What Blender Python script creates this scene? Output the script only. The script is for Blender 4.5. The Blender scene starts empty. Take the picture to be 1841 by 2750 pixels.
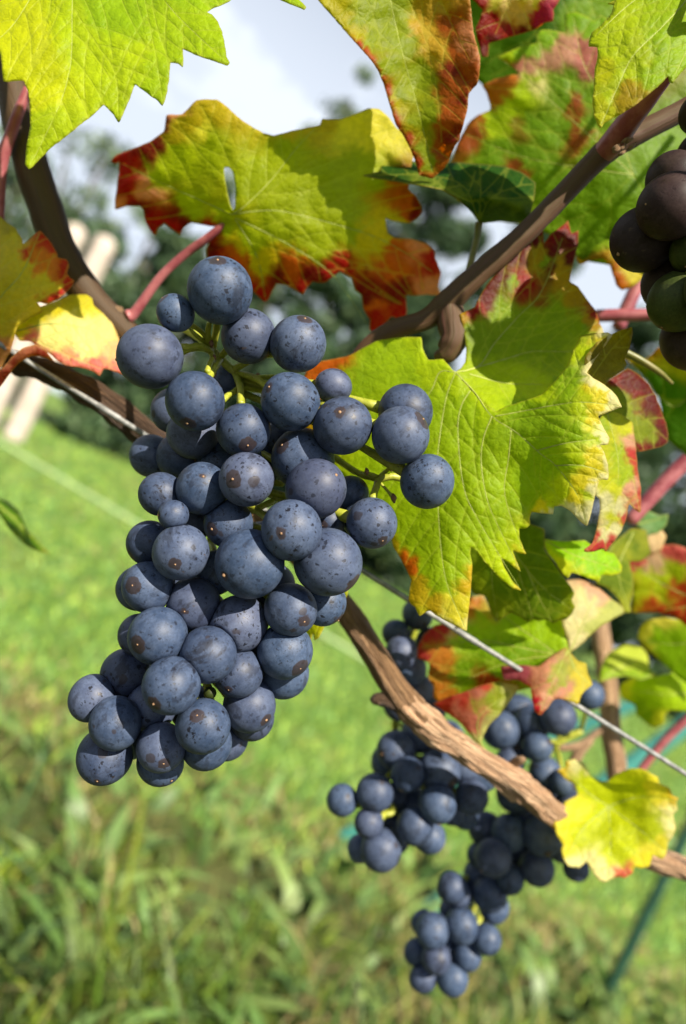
import bpy, bmesh, math, random
import numpy as np
from mathutils import Vector, Matrix, noise as mnoise
from mathutils.geometry import delaunay_2d_cdt

SC = bpy.context.scene
COL = SC.collection
rng = np.random.default_rng(7)
random.seed(7)

# ---------------------------------------------------------------- camera
F_PX = 1986.0                       # focal length in pixels of the 1841 x 2750 picture (26 mm on a 36 mm long side)
ROLL = math.radians(25.0)           # the phone was held tilted: the horizon falls to the right
PITCH = math.radians(0.9)
CAM = Vector((0.0, 0.0, 0.75))
FWD = Vector((0, math.cos(PITCH), math.sin(PITCH)))
UP0 = Vector((0, -math.sin(PITCH), math.cos(PITCH)))
RT0 = Vector((1, 0, 0))
RT = RT0 * math.cos(ROLL) + UP0 * math.sin(ROLL)
UP = UP0 * math.cos(ROLL) - RT0 * math.sin(ROLL)
cd = bpy.data.cameras.new('camera')
cam = bpy.data.objects.new('camera', cd)
COL.objects.link(cam)
cam.matrix_world = Matrix(((RT.x, UP.x, -FWD.x, CAM.x), (RT.y, UP.y, -FWD.y, CAM.y), (RT.z, UP.z, -FWD.z, CAM.z), (0, 0, 0, 1)))
cd.sensor_fit = 'VERTICAL'; cd.sensor_height = 36.0; cd.sensor_width = 24.1; cd.lens = 26.0
cd.clip_start = 0.01; cd.clip_end = 800
cd.dof.use_dof = True; cd.dof.focus_distance = 0.214; cd.dof.aperture_fstop = 6.2
SC.camera = cam

# ---------------------------------------------------------------- sky, sun, exposure
Lc = Vector((0.60, 0.51, 0.61)).normalized()          # towards the sun, in camera axes (right, up, back)
SUN = (RT * Lc.x + UP * Lc.y - FWD * Lc.z).normalized()
SUN_EL = math.asin(SUN.z)
SUN_AZ = math.atan2(SUN.x, SUN.y)                     # clockwise from +Y
w = bpy.data.worlds.new('World'); SC.world = w; w.use_nodes = True
nt = w.node_tree; nt.nodes.clear()
n_out = nt.nodes.new('ShaderNodeOutputWorld'); n_bg = nt.nodes.new('ShaderNodeBackground')
n_sky = nt.nodes.new('ShaderNodeTexSky'); n_sky.sky_type = 'NISHITA'; n_sky.sun_disc = False; n_sky.air_density = 0.7; n_sky.dust_density = 0.1; n_sky.altitude = 800
n_sky.sun_elevation = SUN_EL; n_sky.sun_rotation = SUN_AZ
n_tc = nt.nodes.new('ShaderNodeTexCoord'); n_mp = nt.nodes.new('ShaderNodeMapping')
n_mp.inputs['Scale'].default_value = (1.0, 1.0, 1.9)
n_no = nt.nodes.new('ShaderNodeTexNoise'); n_no.inputs['Scale'].default_value = 2.6
n_no.inputs['Detail'].default_value = 6; n_no.inputs['Roughness'].default_value = 0.52
n_mp.inputs['Location'].default_value = (9.31, 2.07, 6.3)
n_rm = nt.nodes.new('ShaderNodeValToRGB')
n_rm.color_ramp.elements[0].position = 0.50; n_rm.color_ramp.elements[1].position = 0.64
n_mx = nt.nodes.new('ShaderNodeMix'); n_mx.data_type = 'RGBA'
n_mx.inputs[7].default_value = (7.1, 7.7, 8.6, 1)     # sunlit cloud, in the sky texture's own brightness
nt.links.new(n_tc.outputs['Generated'], n_mp.inputs['Vector']); nt.links.new(n_mp.outputs['Vector'], n_no.inputs['Vector'])
n_sx = nt.nodes.new('ShaderNodeSeparateXYZ'); nt.links.new(n_tc.outputs['Generated'], n_sx.inputs[0])
n_mr = nt.nodes.new('ShaderNodeMapRange'); n_mr.interpolation_type = 'SMOOTHSTEP'; nt.links.new(n_sx.outputs['Z'], n_mr.inputs[0])   # cloud banks thicken towards the horizon
n_mr.inputs[1].default_value = 0.34; n_mr.inputs[2].default_value = 0.75; n_mr.inputs[3].default_value = 0.07; n_mr.inputs[4].default_value = -0.22
n_ad = nt.nodes.new('ShaderNodeMath'); nt.links.new(n_no.outputs['Fac'], n_ad.inputs[0]); nt.links.new(n_mr.outputs[0], n_ad.inputs[1])
nt.links.new(n_ad.outputs[0], n_rm.inputs['Fac']); n_vl = nt.nodes.new('ShaderNodeMapRange'); n_vl.interpolation_type = 'SMOOTHSTEP'; nt.links.new(n_sx.outputs['Z'], n_vl.inputs[0])          # thin bright veil low in the sky
n_vl.inputs[1].default_value = 0.40; n_vl.inputs[2].default_value = 0.80; n_vl.inputs[3].default_value = 0.84; n_vl.inputs[4].default_value = 0.0
n_max = nt.nodes.new('ShaderNodeMath'); n_max.operation = 'MAXIMUM'; nt.links.new(n_rm.outputs['Color'], n_max.inputs[0]); nt.links.new(n_vl.outputs[0], n_max.inputs[1])
nt.links.new(n_max.outputs[0], n_mx.inputs[0])
nt.links.new(n_sky.outputs['Color'], n_mx.inputs[6]); nt.links.new(n_mx.outputs[2], n_bg.inputs['Color'])
n_bg.inputs['Strength'].default_value = 0.05
nt.links.new(n_bg.outputs['Background'], n_out.inputs['Surface'])
sd = bpy.data.lights.new('sun', 'SUN'); sd.energy = 5.0; sd.angle = math.radians(0.53); sd.color = (1.0, 0.90, 0.74)
sun = bpy.data.objects.new('sun', sd); COL.objects.link(sun)
sun.rotation_euler = SUN.to_track_quat('Z', 'Y').to_euler(); sun.location = (2, -3, 4)
SC.view_settings.view_transform = 'Standard'; SC.view_settings.look = 'None'
SC.view_settings.exposure = 1.42; SC.view_settings.gamma = 1.0
SC.view_settings.use_curve_mapping = False
SC.cycles.max_bounces = 10; SC.cycles.transmission_bounces = 6; SC.cycles.diffuse_bounces = 5
SC.cycles.use_denoising = True
SC.cycles.sample_clamp_indirect = 8.0

# ---------------------------------------------------------------- helpers
def P(px, py, d):
    """world point seen at picture position (px, py) at depth d metres"""
    return CAM + FWD * d + RT * ((px - 920.5) / F_PX * d) + UP * (-(py - 1375.0) / F_PX * d)
aRT, aUP, aFW, aCAM = (np.array(v) for v in (RT, UP, FWD, CAM))
def PA(px, py, d):
    px, py, d = (np.asarray(a, float) for a in (px, py, d))
    return aCAM + d[:, None] * aFW + ((px - 920.5) / F_PX * d)[:, None] * aRT + (-(py - 1375.0) / F_PX * d)[:, None] * aUP
def lin(h):
    c = [int(h[i:i + 2], 16) / 255 for i in (0, 2, 4)]
    return tuple(x / 12.92 if x <= 0.04045 else ((x + 0.055) / 1.055) ** 2.4 for x in c)
ORG = {}; ROT = {}
def empty(name, loc, label=None, cat=None, group=None):
    o = bpy.data.objects.new(name, None); COL.objects.link(o); o.location = loc; o.empty_display_size = 0.02
    ORG[o.name] = Vector(loc); tag(o, label, cat, group)
    return o
def tag(o, label=None, cat=None, group=None, kind=None):
    if label: o['label'] = label
    if cat: o['category'] = cat
    if group: o['group'] = group
    if kind: o['kind'] = kind
    return o
def build(name, V, Fs, mat, parent=None, smooth=True, org=None, rot=None):
    """one mesh object from world-space vertices V (n,3) and faces; origin at the centroid"""
    V = np.asarray(V, float)
    o0 = Vector(V.mean(0)) if org is None else Vector(org)
    L = V - np.array(o0)
    if rot is not None: L = L @ np.array(rot)           # world -> local for a rotated object
    me = bpy.data.meshes.new(name)
    me.from_pydata(L.tolist(), [], [tuple(int(i) for i in f) for f in Fs]); me.update()
    if smooth: me.polygons.foreach_set('use_smooth', [True] * len(me.polygons))
    ob = bpy.data.objects.new(name, me); COL.objects.link(ob)
    if mat: me.materials.append(mat)
    ORG[ob.name] = o0
    if parent is not None:
        ob.parent = parent; d0_ = o0 - ORG[parent.name]
        if parent.name in ROT:                          # parent is turned: express the child in its axes
            Ri = ROT[parent.name].inverted(); ob.location = Ri @ d0_; ob.rotation_euler = Ri.to_euler()
        else: ob.location = d0_
    else:
        ob.location = o0
    if rot is not None: ob.rotation_euler = Matrix(rot).to_euler(); ROT[ob.name] = Matrix(rot)
    return ob
def fattr(me, name, vals): 
    a = me.attributes.new(name, 'FLOAT', 'POINT'); a.data.foreach_set('value', np.asarray(vals, np.float32).ravel())
def cattr(me, name, cols):
    cols = np.asarray(cols, np.float32)
    if cols.shape[1] == 3: cols = np.hstack([cols, np.ones((len(cols), 1), np.float32)])
    a = me.attributes.new(name, 'FLOAT_COLOR', 'POINT'); a.data.foreach_set('color', cols.ravel())

def catmull(pts, n):
    pts = np.asarray(pts, float); m = len(pts)
    if m < 3:
        t = np.linspace(0, 1, n * (m - 1) + 1)[:, None]; return pts[0] * (1 - t) + pts[1] * t
    ext = np.vstack([2 * pts[0] - pts[1], pts, 2 * pts[-1] - pts[-2]]); out = []
    for i in range(m - 1):
        p0, p1, p2, p3 = ext[i:i + 4]
        for t in np.arange(n) / n:
            out.append(0.5 * (2 * p1 + (p2 - p0) * t + (2 * p0 - 5 * p1 + 4 * p2 - p3) * t * t + (3 * p1 - p0 - 3 * p2 + p3) * t ** 3))
    out.append(pts[-1]); return np.array(out)
def tube_geo(C, R, sides=12, rough=0.0, seed=0, ridges=0.0, caps=True):
    """rings along centreline C (n,3), radii R (n); returns V, F, (u,v) per vertex"""
    C = np.asarray(C, float); n = len(C)
    T = np.gradient(C, axis=0); T /= np.linalg.norm(T, axis=1)[:, None] + 1e-12
    a = np.cross(T[0], [0.3, 0.2, 0.93]); a /= np.linalg.norm(a); A = [a]
    for i in range(1, n):
        a = A[-1] - T[i] * np.dot(A[-1], T[i]); A.append(a / np.linalg.norm(a))
    A = np.array(A); B = np.cross(T, A)
    th = np.arange(sides) / sides * 2 * np.pi
    lr = np.random.default_rng(seed + 11)
    rid = ridges * (np.sin(th * 5 + seed) * .5 + np.sin(th * 9 + 2 * seed) * .5) if ridges else np.zeros(sides)
    s = np.r_[0, np.cumsum(np.linalg.norm(np.diff(C, axis=0), axis=1))]
    V = []; UV = []
    for i in range(n):
        tw = 0.6 * math.sin(s[i] * 60 + seed) if ridges else 0
        for j in range(sides):
            r = R[i] * (1 + (np.interp((th[j] + tw) % (2 * np.pi), th, rid)))
            if rough:
                q_ = Vector((math.cos(th[j]) * 1.3 + seed, math.sin(th[j]) * 1.3, s[i] / max(R[i], 1e-6) * .45))
                r *= 1 + rough * (mnoise.noise(q_) + .45 * mnoise.noise(Vector((q_.x * 3.1, q_.y * 3.1, q_.z * 2.2))))
            V.append(C[i] + (A[i] * math.cos(th[j]) + B[i] * math.sin(th[j])) * r); UV.append((th[j] / (2 * np.pi), s[i]))
    Fs = [(i * sides + j, i * sides + (j + 1) % sides, (i + 1) * sides + (j + 1) % sides, (i + 1) * sides + j) for i in range(n - 1) for j in range(sides)]
    if caps:
        V += [C[0] - T[0] * R[0] * .4, C[-1] + T[-1] * R[-1] * .4]; UV += [(0, s[0]), (0, s[-1])]
        a0, a1 = n * sides, n * sides + 1
        Fs += [(a0, (j + 1) % sides, j) for j in range(sides)] + [(a1, (n - 1) * sides + j, (n - 1) * sides + (j + 1) % sides) for j in range(sides)]
    return np.array(V), Fs, np.array(UV)
def merge(gs):
    V, Fs, U, o = [], [], [], 0
    for g in gs:
        V.append(g[0]); Fs += [tuple(i + o for i in f) for f in g[1]]; U.append(g[2]); o += len(g[0])
    return np.vstack(V), Fs, np.vstack(U)
def stick(name, ctrl, mat, parent, n=8, sides=12, rough=0.0, seed=0, ridges=0.0, label=None, world=False):
    """tapered tube through (px, py, depth, radius in px) control points (or world x,y,z,r)"""
    c = np.array(ctrl, float)
    if world: W = c[:, :3]; R = c[:, 3]
    else: W = PA(c[:, 0], c[:, 1], c[:, 2]); R = c[:, 3] / F_PX * c[:, 2]
    S = catmull(np.hstack([W, R[:, None]]), n)
    V, Fs, UV = tube_geo(S[:, :3], S[:, 3], sides, rough, seed, ridges)
    ob = build(name, V, Fs, mat, parent)
    cattr(ob.data, 'tuv', np.c_[UV, np.zeros(len(UV))])
    if label: ob['label'] = label
    return ob
# ---------------------------------------------------------------- materials
class NT:
    def __init__(s, name):
        s.m = bpy.data.materials.new(name); s.m.use_nodes = True; s.t = s.m.node_tree; s.t.nodes.clear()
        s.out = s.t.nodes.new('ShaderNodeOutputMaterial')
    def n(s, typ, **kw):
        nd = s.t.nodes.new('ShaderNode' + typ)
        for k, v in kw.items(): setattr(nd, k, v)
        return nd
    def set(s, sock, v):
        if hasattr(v, 'is_output') or isinstance(v, bpy.types.NodeSocket): s.t.links.new(v, sock)
        elif isinstance(v, tuple) and len(v) == 3 and sock.type == 'RGBA': sock.default_value = (*v, 1)
        else: sock.default_value = v
    def math(s, op, a, b=0.0, c=None, clamp=False):
        nd = s.n('Math', operation=op, use_clamp=clamp); s.set(nd.inputs[0], a); s.set(nd.inputs[1], b)
        if c is not None: s.set(nd.inputs[2], c)
        return nd.outputs[0]
    def mix(s, f, a, b, blend='MIX'):
        nd = s.n('Mix', data_type='RGBA', blend_type=blend); s.set(nd.inputs[0], f); s.set(nd.inputs[6], a); s.set(nd.inputs[7], b); return nd.outputs[2]
    def smooth(s, x, lo, hi, a=0.0, b=1.0):
        nd = s.n('MapRange', interpolation_type='SMOOTHSTEP'); s.set(nd.inputs[0], x)
        nd.inputs[1].default_value = lo; nd.inputs[2].default_value = hi; nd.inputs[3].default_value = a; nd.inputs[4].default_value = b
        return nd.outputs[0]
    def noise(s, vec, scale, detail=3.0, rough=0.5, col=False, dim='3D'):
        nd = s.n('TexNoise', noise_dimensions=dim)
        if vec is not None: s.set(nd.inputs['Vector'], vec)
        nd.inputs['Scale'].default_value = scale; nd.inputs['Detail'].default_value = detail; nd.inputs['Roughness'].default_value = rough
        return nd.outputs['Color' if col else 'Fac']
    def attr(s, name, fac=False):
        nd = s.n('Attribute', attribute_name=name); return nd.outputs['Fac' if fac else 'Color']
    def vmap(s, vec, scale=(1, 1, 1), loc=None):
        nd = s.n('Mapping'); s.set(nd.inputs['Vector'], vec); nd.inputs['Scale'].default_value = scale
        if loc is not None: s.set(nd.inputs['Location'], loc)
        return nd.outputs[0]
    def bump(s, h, strength, dist):
        nd = s.n('Bump'); s.set(nd.inputs['Height'], h); nd.inputs['Strength'].default_value = strength; nd.inputs['Distance'].default_value = dist
        return nd.outputs[0]
    def pbsdf(s, col, rough=0.5, spec=0.5, normal=None, metal=0.0, **kw):
        nd = s.n('BsdfPrincipled'); s.set(nd.inputs['Base Color'], col); s.set(nd.inputs['Roughness'], rough)
        s.set(nd.inputs['Specular IOR Level'], spec); nd.inputs['Metallic'].default_value = metal
        if normal is not None: s.set(nd.inputs['Normal'], normal)
        for k, v in kw.items(): s.set(nd.inputs[k.replace('_', ' ')], v)
        return nd.outputs[0]
    def done(s, sh):
        s.t.links.new(sh, s.out.inputs['Surface']); return s.m
def objco(m): return m.n('TexCoord').outputs['Object']

def mat_leaf():
    m = NT('vine_leaf'); pig = m.attr('pig'); uv = m.attr('luv'); vein = m.attr('vein', True); edge = m.attr('edge', True)
    warp = m.noise(uv, 26, 3, col=True)
    uvw = m.mix(0.035, uv, warp, 'ADD')
    vor = m.n('TexVoronoi', feature='DISTANCE_TO_EDGE'); m.set(vor.inputs['Vector'], uvw); vor.inputs['Scale'].default_value = 34
    vor2 = m.n('TexVoronoi', feature='DISTANCE_TO_EDGE'); m.set(vor2.inputs['Vector'], uvw); vor2.inputs['Scale'].default_value = 88
    net = m.smooth(vor.outputs['Distance'], 0.0, 0.07, 1, 0); net2 = m.smooth(vor2.outputs['Distance'], 0.0, 0.09, 1, 0)
    sec = m.smooth(vein, 0.6, 3.4, 1, 0)
    big = m.noise(uv, 9, 4, 0.6); fine = m.noise(uv, 70, 3, 0.6)
    f = m.math('ADD', m.math('MULTIPLY', big, 0.7), m.math('MULTIPLY', fine, 0.55))
    c = m.mix(1.0, pig, m.mix(m.smooth(f, 0.35, 0.95), (0.74, 0.76, 0.7), (1.22, 1.18, 1.05)), 'MULTIPLY')
    pale = m.mix(0.5, pig, (0.34, 0.36, 0.05))
    c = m.mix(m.math('MULTIPLY', net2, 0.05), c, pale); c = m.mix(m.math('MULTIPLY', net, 0.09), c, pale)
    c = m.mix(m.math('MULTIPLY', sec, 0.45), c, pale)
    sp = m.noise(uv, 120, 2, 0.5); spm = m.smooth(sp, 0.73, 0.77)
    c = m.mix(m.math('MULTIPLY', spm, 0.7), c, (0.07, 0.045, 0.01))
    rim = m.smooth(edge, 1.0, 4.0, 1, 0)
    c = m.mix(m.math('MULTIPLY', rim, 0.35), c, (0.30, 0.22, 0.05))
    h = m.math('ADD', m.math('MULTIPLY', m.math('MINIMUM', vor.outputs['Distance'], 0.25), 2.2), m.math('MULTIPLY', m.math('MINIMUM', vor2.outputs['Distance'], 0.3), 0.6))
    h = m.math('ADD', h, m.math('MULTIPLY', fine, 0.35)); h = m.math('SUBTRACT', h, m.math('MULTIPLY', sec, 0.4))
    nm = m.bump(h, 0.36, 0.0007)
    refl = m.pbsdf(c, m.math('ADD', 0.42, m.math('MULTIPLY', fine, 0.22)), 0.2, nm)
    hs = m.n('HueSaturation'); m.set(hs.inputs['Color'], c); hs.inputs['Saturation'].default_value = 1.25; hs.inputs['Value'].default_value = 1.55
    tr = m.n('BsdfTranslucent'); m.set(tr.inputs['Color'], hs.outputs[0]); m.set(tr.inputs['Normal'], nm)
    mx = m.n('MixShader'); mx.inputs[0].default_value = 0.54; m.set(mx.inputs[1], refl); m.set(mx.inputs[2], tr.outputs[0])
    return m.done(mx.outputs[0])
def mat_grape(name, bloomA, bloomB, skin, spots=1.0, bloomcov=1.0, spec=0.30):
    m = NT(name); co = objco(m); oi = m.n('ObjectInfo'); rnd = oi.outputs['Random']
    off = m.n('CombineXYZ'); m.set(off.inputs[0], m.math('MULTIPLY', rnd, 7.3)); m.set(off.inputs[1], m.math('MULTIPLY', rnd, 3.1))
    p = m.vmap(co, (1, 1, 1), off.outputs[0])
    def specks(scale, lo, hi, thr):
        v = m.n('TexVoronoi', feature='F1'); m.set(v.inputs['Vector'], m.mix(0.0022, p, m.noise(p, scale * 1.5, 2, col=True), 'ADD')); v.inputs['Scale'].default_value = scale
        s = m.n('SeparateColor'); m.set(s.inputs[0], v.outputs['Color'])
        rad = m.math('MULTIPLY', m.math('POWER', s.outputs[0], 3.0), hi); rad = m.math('ADD', rad, lo)
        rad = m.math('MULTIPLY', rad, m.math('GREATER_THAN', s.outputs[1], thr))
        d = m.math('SUBTRACT', rad, v.outputs['Distance']); return m.smooth(d, -0.02, 0.05)
    cl = m.smooth(m.noise(p, 150, 3), 0.36, 0.52)
    s1 = specks(600, 0.11, 0.36, 0.30); s2 = specks(1150, 0.13, 0.38, 0.25); s3 = specks(210, 0.05, 0.34, 0.62)
    speck = m.math('MULTIPLY', m.math('MAXIMUM', s1, m.math('MULTIPLY', s2, cl)), m.math('ADD', 0.45, m.math('MULTIPLY', m.math('FRACT', m.math('MULTIPLY', rnd, 53.1)), 0.6)))
    tone = m.noise(p, 260, 4, 0.62); rub = m.smooth(m.noise(m.vmap(p, (1, 1.7, 0.6)), 150, 5, 0.66), 0.53, 0.64)
    fineb = m.noise(p, 1500, 3, 0.7)
    bl = m.mix(m.smooth(tone, 0.32, 0.68), bloomA, bloomB)
    bl = m.mix(1.0, bl, m.mix(m.smooth(fineb, 0.3, 0.75), (0.80, 0.80, 0.80), (1.15, 1.15, 1.15)), 'MULTIPLY')
    bl = m.mix(m.math('MULTIPLY', m.math('POWER', rnd, 2.0), 0.45), bl, m.mix(0.5, bl, (0.10, 0.085, 0.125)))
    bl = m.mix(1.0, bl, m.mix(m.math('FRACT', m.math('MULTIPLY', rnd, 17.3)), (0.72, 0.72, 0.76), (1.12, 1.12, 1.1)), 'MULTIPLY')
    r2 = m.math('FRACT', m.math('MULTIPLY', rnd, 31.7)); c = m.mix(m.math('MULTIPLY', rub, m.math('ADD', 0.35, m.math('MULTIPLY', r2, 0.6))), bl, m.mix(0.72, bl, skin))
    if bloomcov < 1: c = m.mix(1 - bloomcov, c, skin)
    c = m.mix(m.math('MULTIPLY', speck, 0.9 * spots), c, skin)
    # bloom worn off around the blossom scar at the local -Z pole, ragged edge
    nrm = m.n('VectorMath', operation='NORMALIZE'); m.set(nrm.inputs[0], co); sx = m.n('SeparateXYZ'); m.set(sx.inputs[0], nrm.outputs[0])
    pol = m.math('ADD', m.math('MULTIPLY', sx.outputs[2], -1), m.math('MULTIPLY', m.math('SUBTRACT', m.noise(p, 420, 4, 0.65), 0.5), 0.09))
    pat = m.smooth(m.math('SUBTRACT', pol, m.math('ADD', 0.930, m.math('MULTIPLY', m.math('FRACT', m.math('MULTIPLY', rnd, 71.9)), 0.075))), -0.004, 0.008)
    c = m.mix(m.math('MULTIPLY', pat, 0.85), c, m.mix(m.noise(p, 700, 3), (0.012, 0.008, 0.008), (0.036, 0.023, 0.021)))
    # scratches with bare brown skin on some berries
    sc = m.smooth(m.noise(m.vmap(p, (1, 1, 0.22)), 330, 3, 0.6), 0.70, 0.73); pick = m.math('GREATER_THAN', rnd, 0.55)
    c = m.mix(m.math('MULTIPLY', m.math('MULTIPLY', sc, pick), 0.8), c, (0.05, 0.035, 0.03)); c = m.mix(m.math('MULTIPLY', s3, 0.7), c, (0.020, 0.014, 0.014))
    worn = m.math('MAXIMUM', speck, pat)
    ro = m.math('SUBTRACT', m.math('ADD', 0.44, m.math('MULTIPLY', tone, 0.18)), m.math('MULTIPLY', worn, 0.1))
    nm = m.bump(m.math('SUBTRACT', m.math('MULTIPLY', tone, 0.5), m.math('MULTIPLY', speck, 0.35)), 0.35, 0.00025)
    return m.done(m.pbsdf(c, ro, spec, nm))
def mat_bark(name, cols, scale=1.0, bump=0.8):
    m = NT(name); uv = m.attr('tuv')
    sp = m.n('SeparateXYZ'); m.set(sp.inputs[0], uv); an = m.math('MULTIPLY', sp.outputs[0], 2 * math.pi)
    cb = m.n('CombineXYZ'); m.set(cb.inputs[0], m.math('COSINE', an)); m.set(cb.inputs[1], m.math('SINE', an)); m.set(cb.inputs[2], m.math('MULTIPLY', sp.outputs[1], 28 * scale))
    v = cb.outputs[0]
    a = m.noise(m.vmap(v, (1, 1, 0.5)), 2.0, 5, 0.6); b = m.noise(m.vmap(v, (3, 3, 0.4)), 2.6, 6, 0.72); f = m.noise(v, 14, 4, 0.7)
    c = m.mix(m.smooth(a, 0.35, 0.65), cols[0], cols[1]); c = m.mix(m.smooth(b, 0.42, 0.66), c, cols[2])
    c = m.mix(m.math('MULTIPLY', m.smooth(f, 0.5, 0.75), 0.55), c, cols[3])
    vo = m.n('TexVoronoi', feature='DISTANCE_TO_EDGE'); m.set(vo.inputs['Vector'], m.mix(0.25, m.vmap(v, (1, 1, 0.16)), m.noise(v, 3, 3, col=True), 'ADD')); vo.inputs['Scale'].default_value = 3.4
    crk = m.math('MULTIPLY', m.smooth(vo.outputs['Distance'], 0.0, 0.06, 1, 0), m.smooth(a, 0.3, 0.6)); c = m.mix(m.math('MULTIPLY', crk, 0.75), c, cols[2])
    h = m.math('ADD', m.math('MULTIPLY', b, 0.7), m.math('MULTIPLY', f, 0.5)); h = m.math('ADD', h, m.math('MULTIPLY', m.math('MINIMUM', vo.outputs['Distance'], 0.12), 5.0))
    return m.done(m.pbsdf(c, 0.62, 0.3, m.bump(h, bump, 0.003)))
def mat_plain(name, col, col2, scale, rough=0.5, spec=0.4, bump=0.0, bdist=0.0005, metal=0.0, sss=False, spots=None):
    m = NT(name); co = objco(m); f = m.noise(co, scale, 4, 0.6)
    c = m.mix(m.smooth(f, 0.35, 0.65), col, col2)
    if spots: c = m.mix(m.smooth(m.noise(co, scale * 4, 2), 0.66, 0.7), c, spots)
    nm = m.bump(f, bump, bdist) if bump else None
    sh = m.pbsdf(c, rough, spec, nm, metal)
    if sss:
        tr = m.n('BsdfTranslucent'); m.set(tr.inputs['Color'], c); mx = m.n('MixShader'); mx.inputs[0].default_value = 0.25
        m.set(mx.inputs[1], sh); m.set(mx.inputs[2], tr.outputs[0]); sh = mx.outputs[0]
    return m.done(sh)
def mat_blade(name, trans=0.35, rough=0.5):
    m = NT(name); c = m.attr('pig')
    sh = m.pbsdf(c, rough, 0.35); tr = m.n('BsdfTranslucent'); m.set(tr.inputs['Color'], c)
    mx = m.n('MixShader'); mx.inputs[0].default_value = trans; m.set(mx.inputs[1], sh); m.set(mx.inputs[2], tr.outputs[0])
    return m.done(mx.outputs[0])
def mat_lawn():
    m = NT('lawn_ground'); co = objco(m)
    a = m.noise(co, 1.1, 5, 0.6); b = m.noise(co, 9, 5, 0.65); f = m.noise(co, 60, 4, 0.7)
    c = m.mix(m.smooth(b, 0.3, 0.7), (0.06, 0.12, 0.018), (0.11, 0.19, 0.03))
    c = m.mix(m.math('MULTIPLY', m.smooth(a, 0.48, 0.72), 0.65), c, (0.22, 0.19, 0.07))
    c = m.mix(m.math('MULTIPLY', m.smooth(f, 0.5, 0.8), 0.5), c, (0.16, 0.22, 0.05))
    sy = m.n('SeparateXYZ'); m.set(sy.inputs[0], co)                      # darker, browner ground along the vine row
    row = m.smooth(m.math('ADD', sy.outputs[1], m.math('MULTIPLY', a, 0.8)), 2.0, 2.6, 1, 0)
    c = m.mix(m.math('MULTIPLY', row, 0.8), c, m.mix(b, (0.03, 0.028, 0.012), (0.075, 0.07, 0.025)))
    return m.done(m.pbsdf(c, 0.85, 0.15, m.bump(f, 0.6, 0.03)))

M = dict(
    leaf=mat_leaf(),
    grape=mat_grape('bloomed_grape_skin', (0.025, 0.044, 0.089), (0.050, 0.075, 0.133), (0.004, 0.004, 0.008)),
    grape_dark=mat_grape('shaded_grape_skin', (0.022, 0.012, 0.012), (0.032, 0.020, 0.019), (0.008, 0.004, 0.004), 0.5, spec=0.12),  # brownish skin, darkened further to put the bunch's shade in its colour
    grape_green=mat_grape('unripe_grape_skin', (0.028, 0.042, 0.008), (0.04, 0.052, 0.012), (0.02, 0.02, 0.006), 0.4, spec=0.15),
    shoot_brown=mat_bark('smooth_brown_shoot', [(0.036, 0.017, 0.006), (0.052, 0.026, 0.009), (0.026, 0.016, 0.005), (0.058, 0.031, 0.013)], 0.5, 0.2),
    stem=mat_plain('green_stem', (0.27, 0.31, 0.025), (0.37, 0.38, 0.055), 500, 0.42, 0.45, 0.3, 0.0003, sss=True, spots=(0.05, 0.03, 0.01)),
    stem_dry=mat_plain('dry_stem', (0.10, 0.05, 0.03), (0.22, 0.12, 0.07), 600, 0.7, 0.3, 0.5, 0.0003),
    petiole=mat_plain('red_petiole', (0.22, 0.045, 0.06), (0.34, 0.11, 0.12), 160, 0.4, 0.45, 0.2, 0.0003, sss=True),
    petiole_green=mat_plain('green_petiole', (0.12, 0.13, 0.02), (0.18, 0.16, 0.04), 160, 0.4, 0.45, 0.2, 0.0003, sss=True),
    vein=mat_plain('leaf_vein', (0.26, 0.32, 0.045), (0.36, 0.40, 0.09), 300, 0.5, 0.35, sss=True),
    scar=mat_plain('blossom_scar', (0.16, 0.085, 0.045), (0.26, 0.16, 0.09), 900, 0.7, 0.3),
    cane=mat_bark('ripe_cane_bark', [(0.42, 0.25, 0.145), (0.56, 0.38, 0.24), (0.19, 0.10, 0.05), (0.66, 0.49, 0.35)], 1.3),
    cane_brown=mat_bark('brown_cane_bark', [(0.19, 0.105, 0.05), (0.30, 0.18, 0.09), (0.085, 0.044, 0.022), (0.36, 0.23, 0.13)], 1.2),
    old=mat_bark('old_cane_bark', [(0.085, 0.05, 0.03), (0.15, 0.085, 0.05), (0.035, 0.02, 0.013), (0.21, 0.14, 0.09)], 0.7, 1.0),
    shoot=mat_bark('green_brown_shoot', [(0.05, 0.027, 0.010), (0.056, 0.039, 0.010), (0.068, 0.024, 0.016), (0.08, 0.044, 0.022)], 0.5, 0.25),
    wire=mat_plain('galvanised_wire', (0.12, 0.125, 0.125), (0.22, 0.225, 0.225), 400, 0.6, 0.35, 0.3, 0.0003, metal=0.2),
    teal=mat_plain('teal_plastic', (0.03, 0.16, 0.14), (0.04, 0.20, 0.17), 30, 0.45, 0.4),
    palewire=mat_plain('pale_green_line', (0.20, 0.29, 0.13), (0.24, 0.33, 0.15), 30, 0.5, 0.3),
    darkpost=mat_plain('dark_green_coating', (0.015, 0.05, 0.03), (0.02, 0.065, 0.04), 30, 0.4, 0.4),
    wood=mat_plain('weathered_post_wood', (0.36, 0.30, 0.26), (0.48, 0.42, 0.38), 9, 0.8, 0.2, 0.5, 0.01),
    blade=mat_blade('grass_blade'), weed=mat_blade('weed_leaf', 0.3, 0.45),
    crown=mat_blade('tree_leaf', 0.35, 0.5), trunk=mat_plain('tree_bark', (0.07, 0.05, 0.035), (0.13, 0.10, 0.075), 6, 0.9, 0.2, 0.8, 0.03),
    lawn=mat_lawn(),
)
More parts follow.
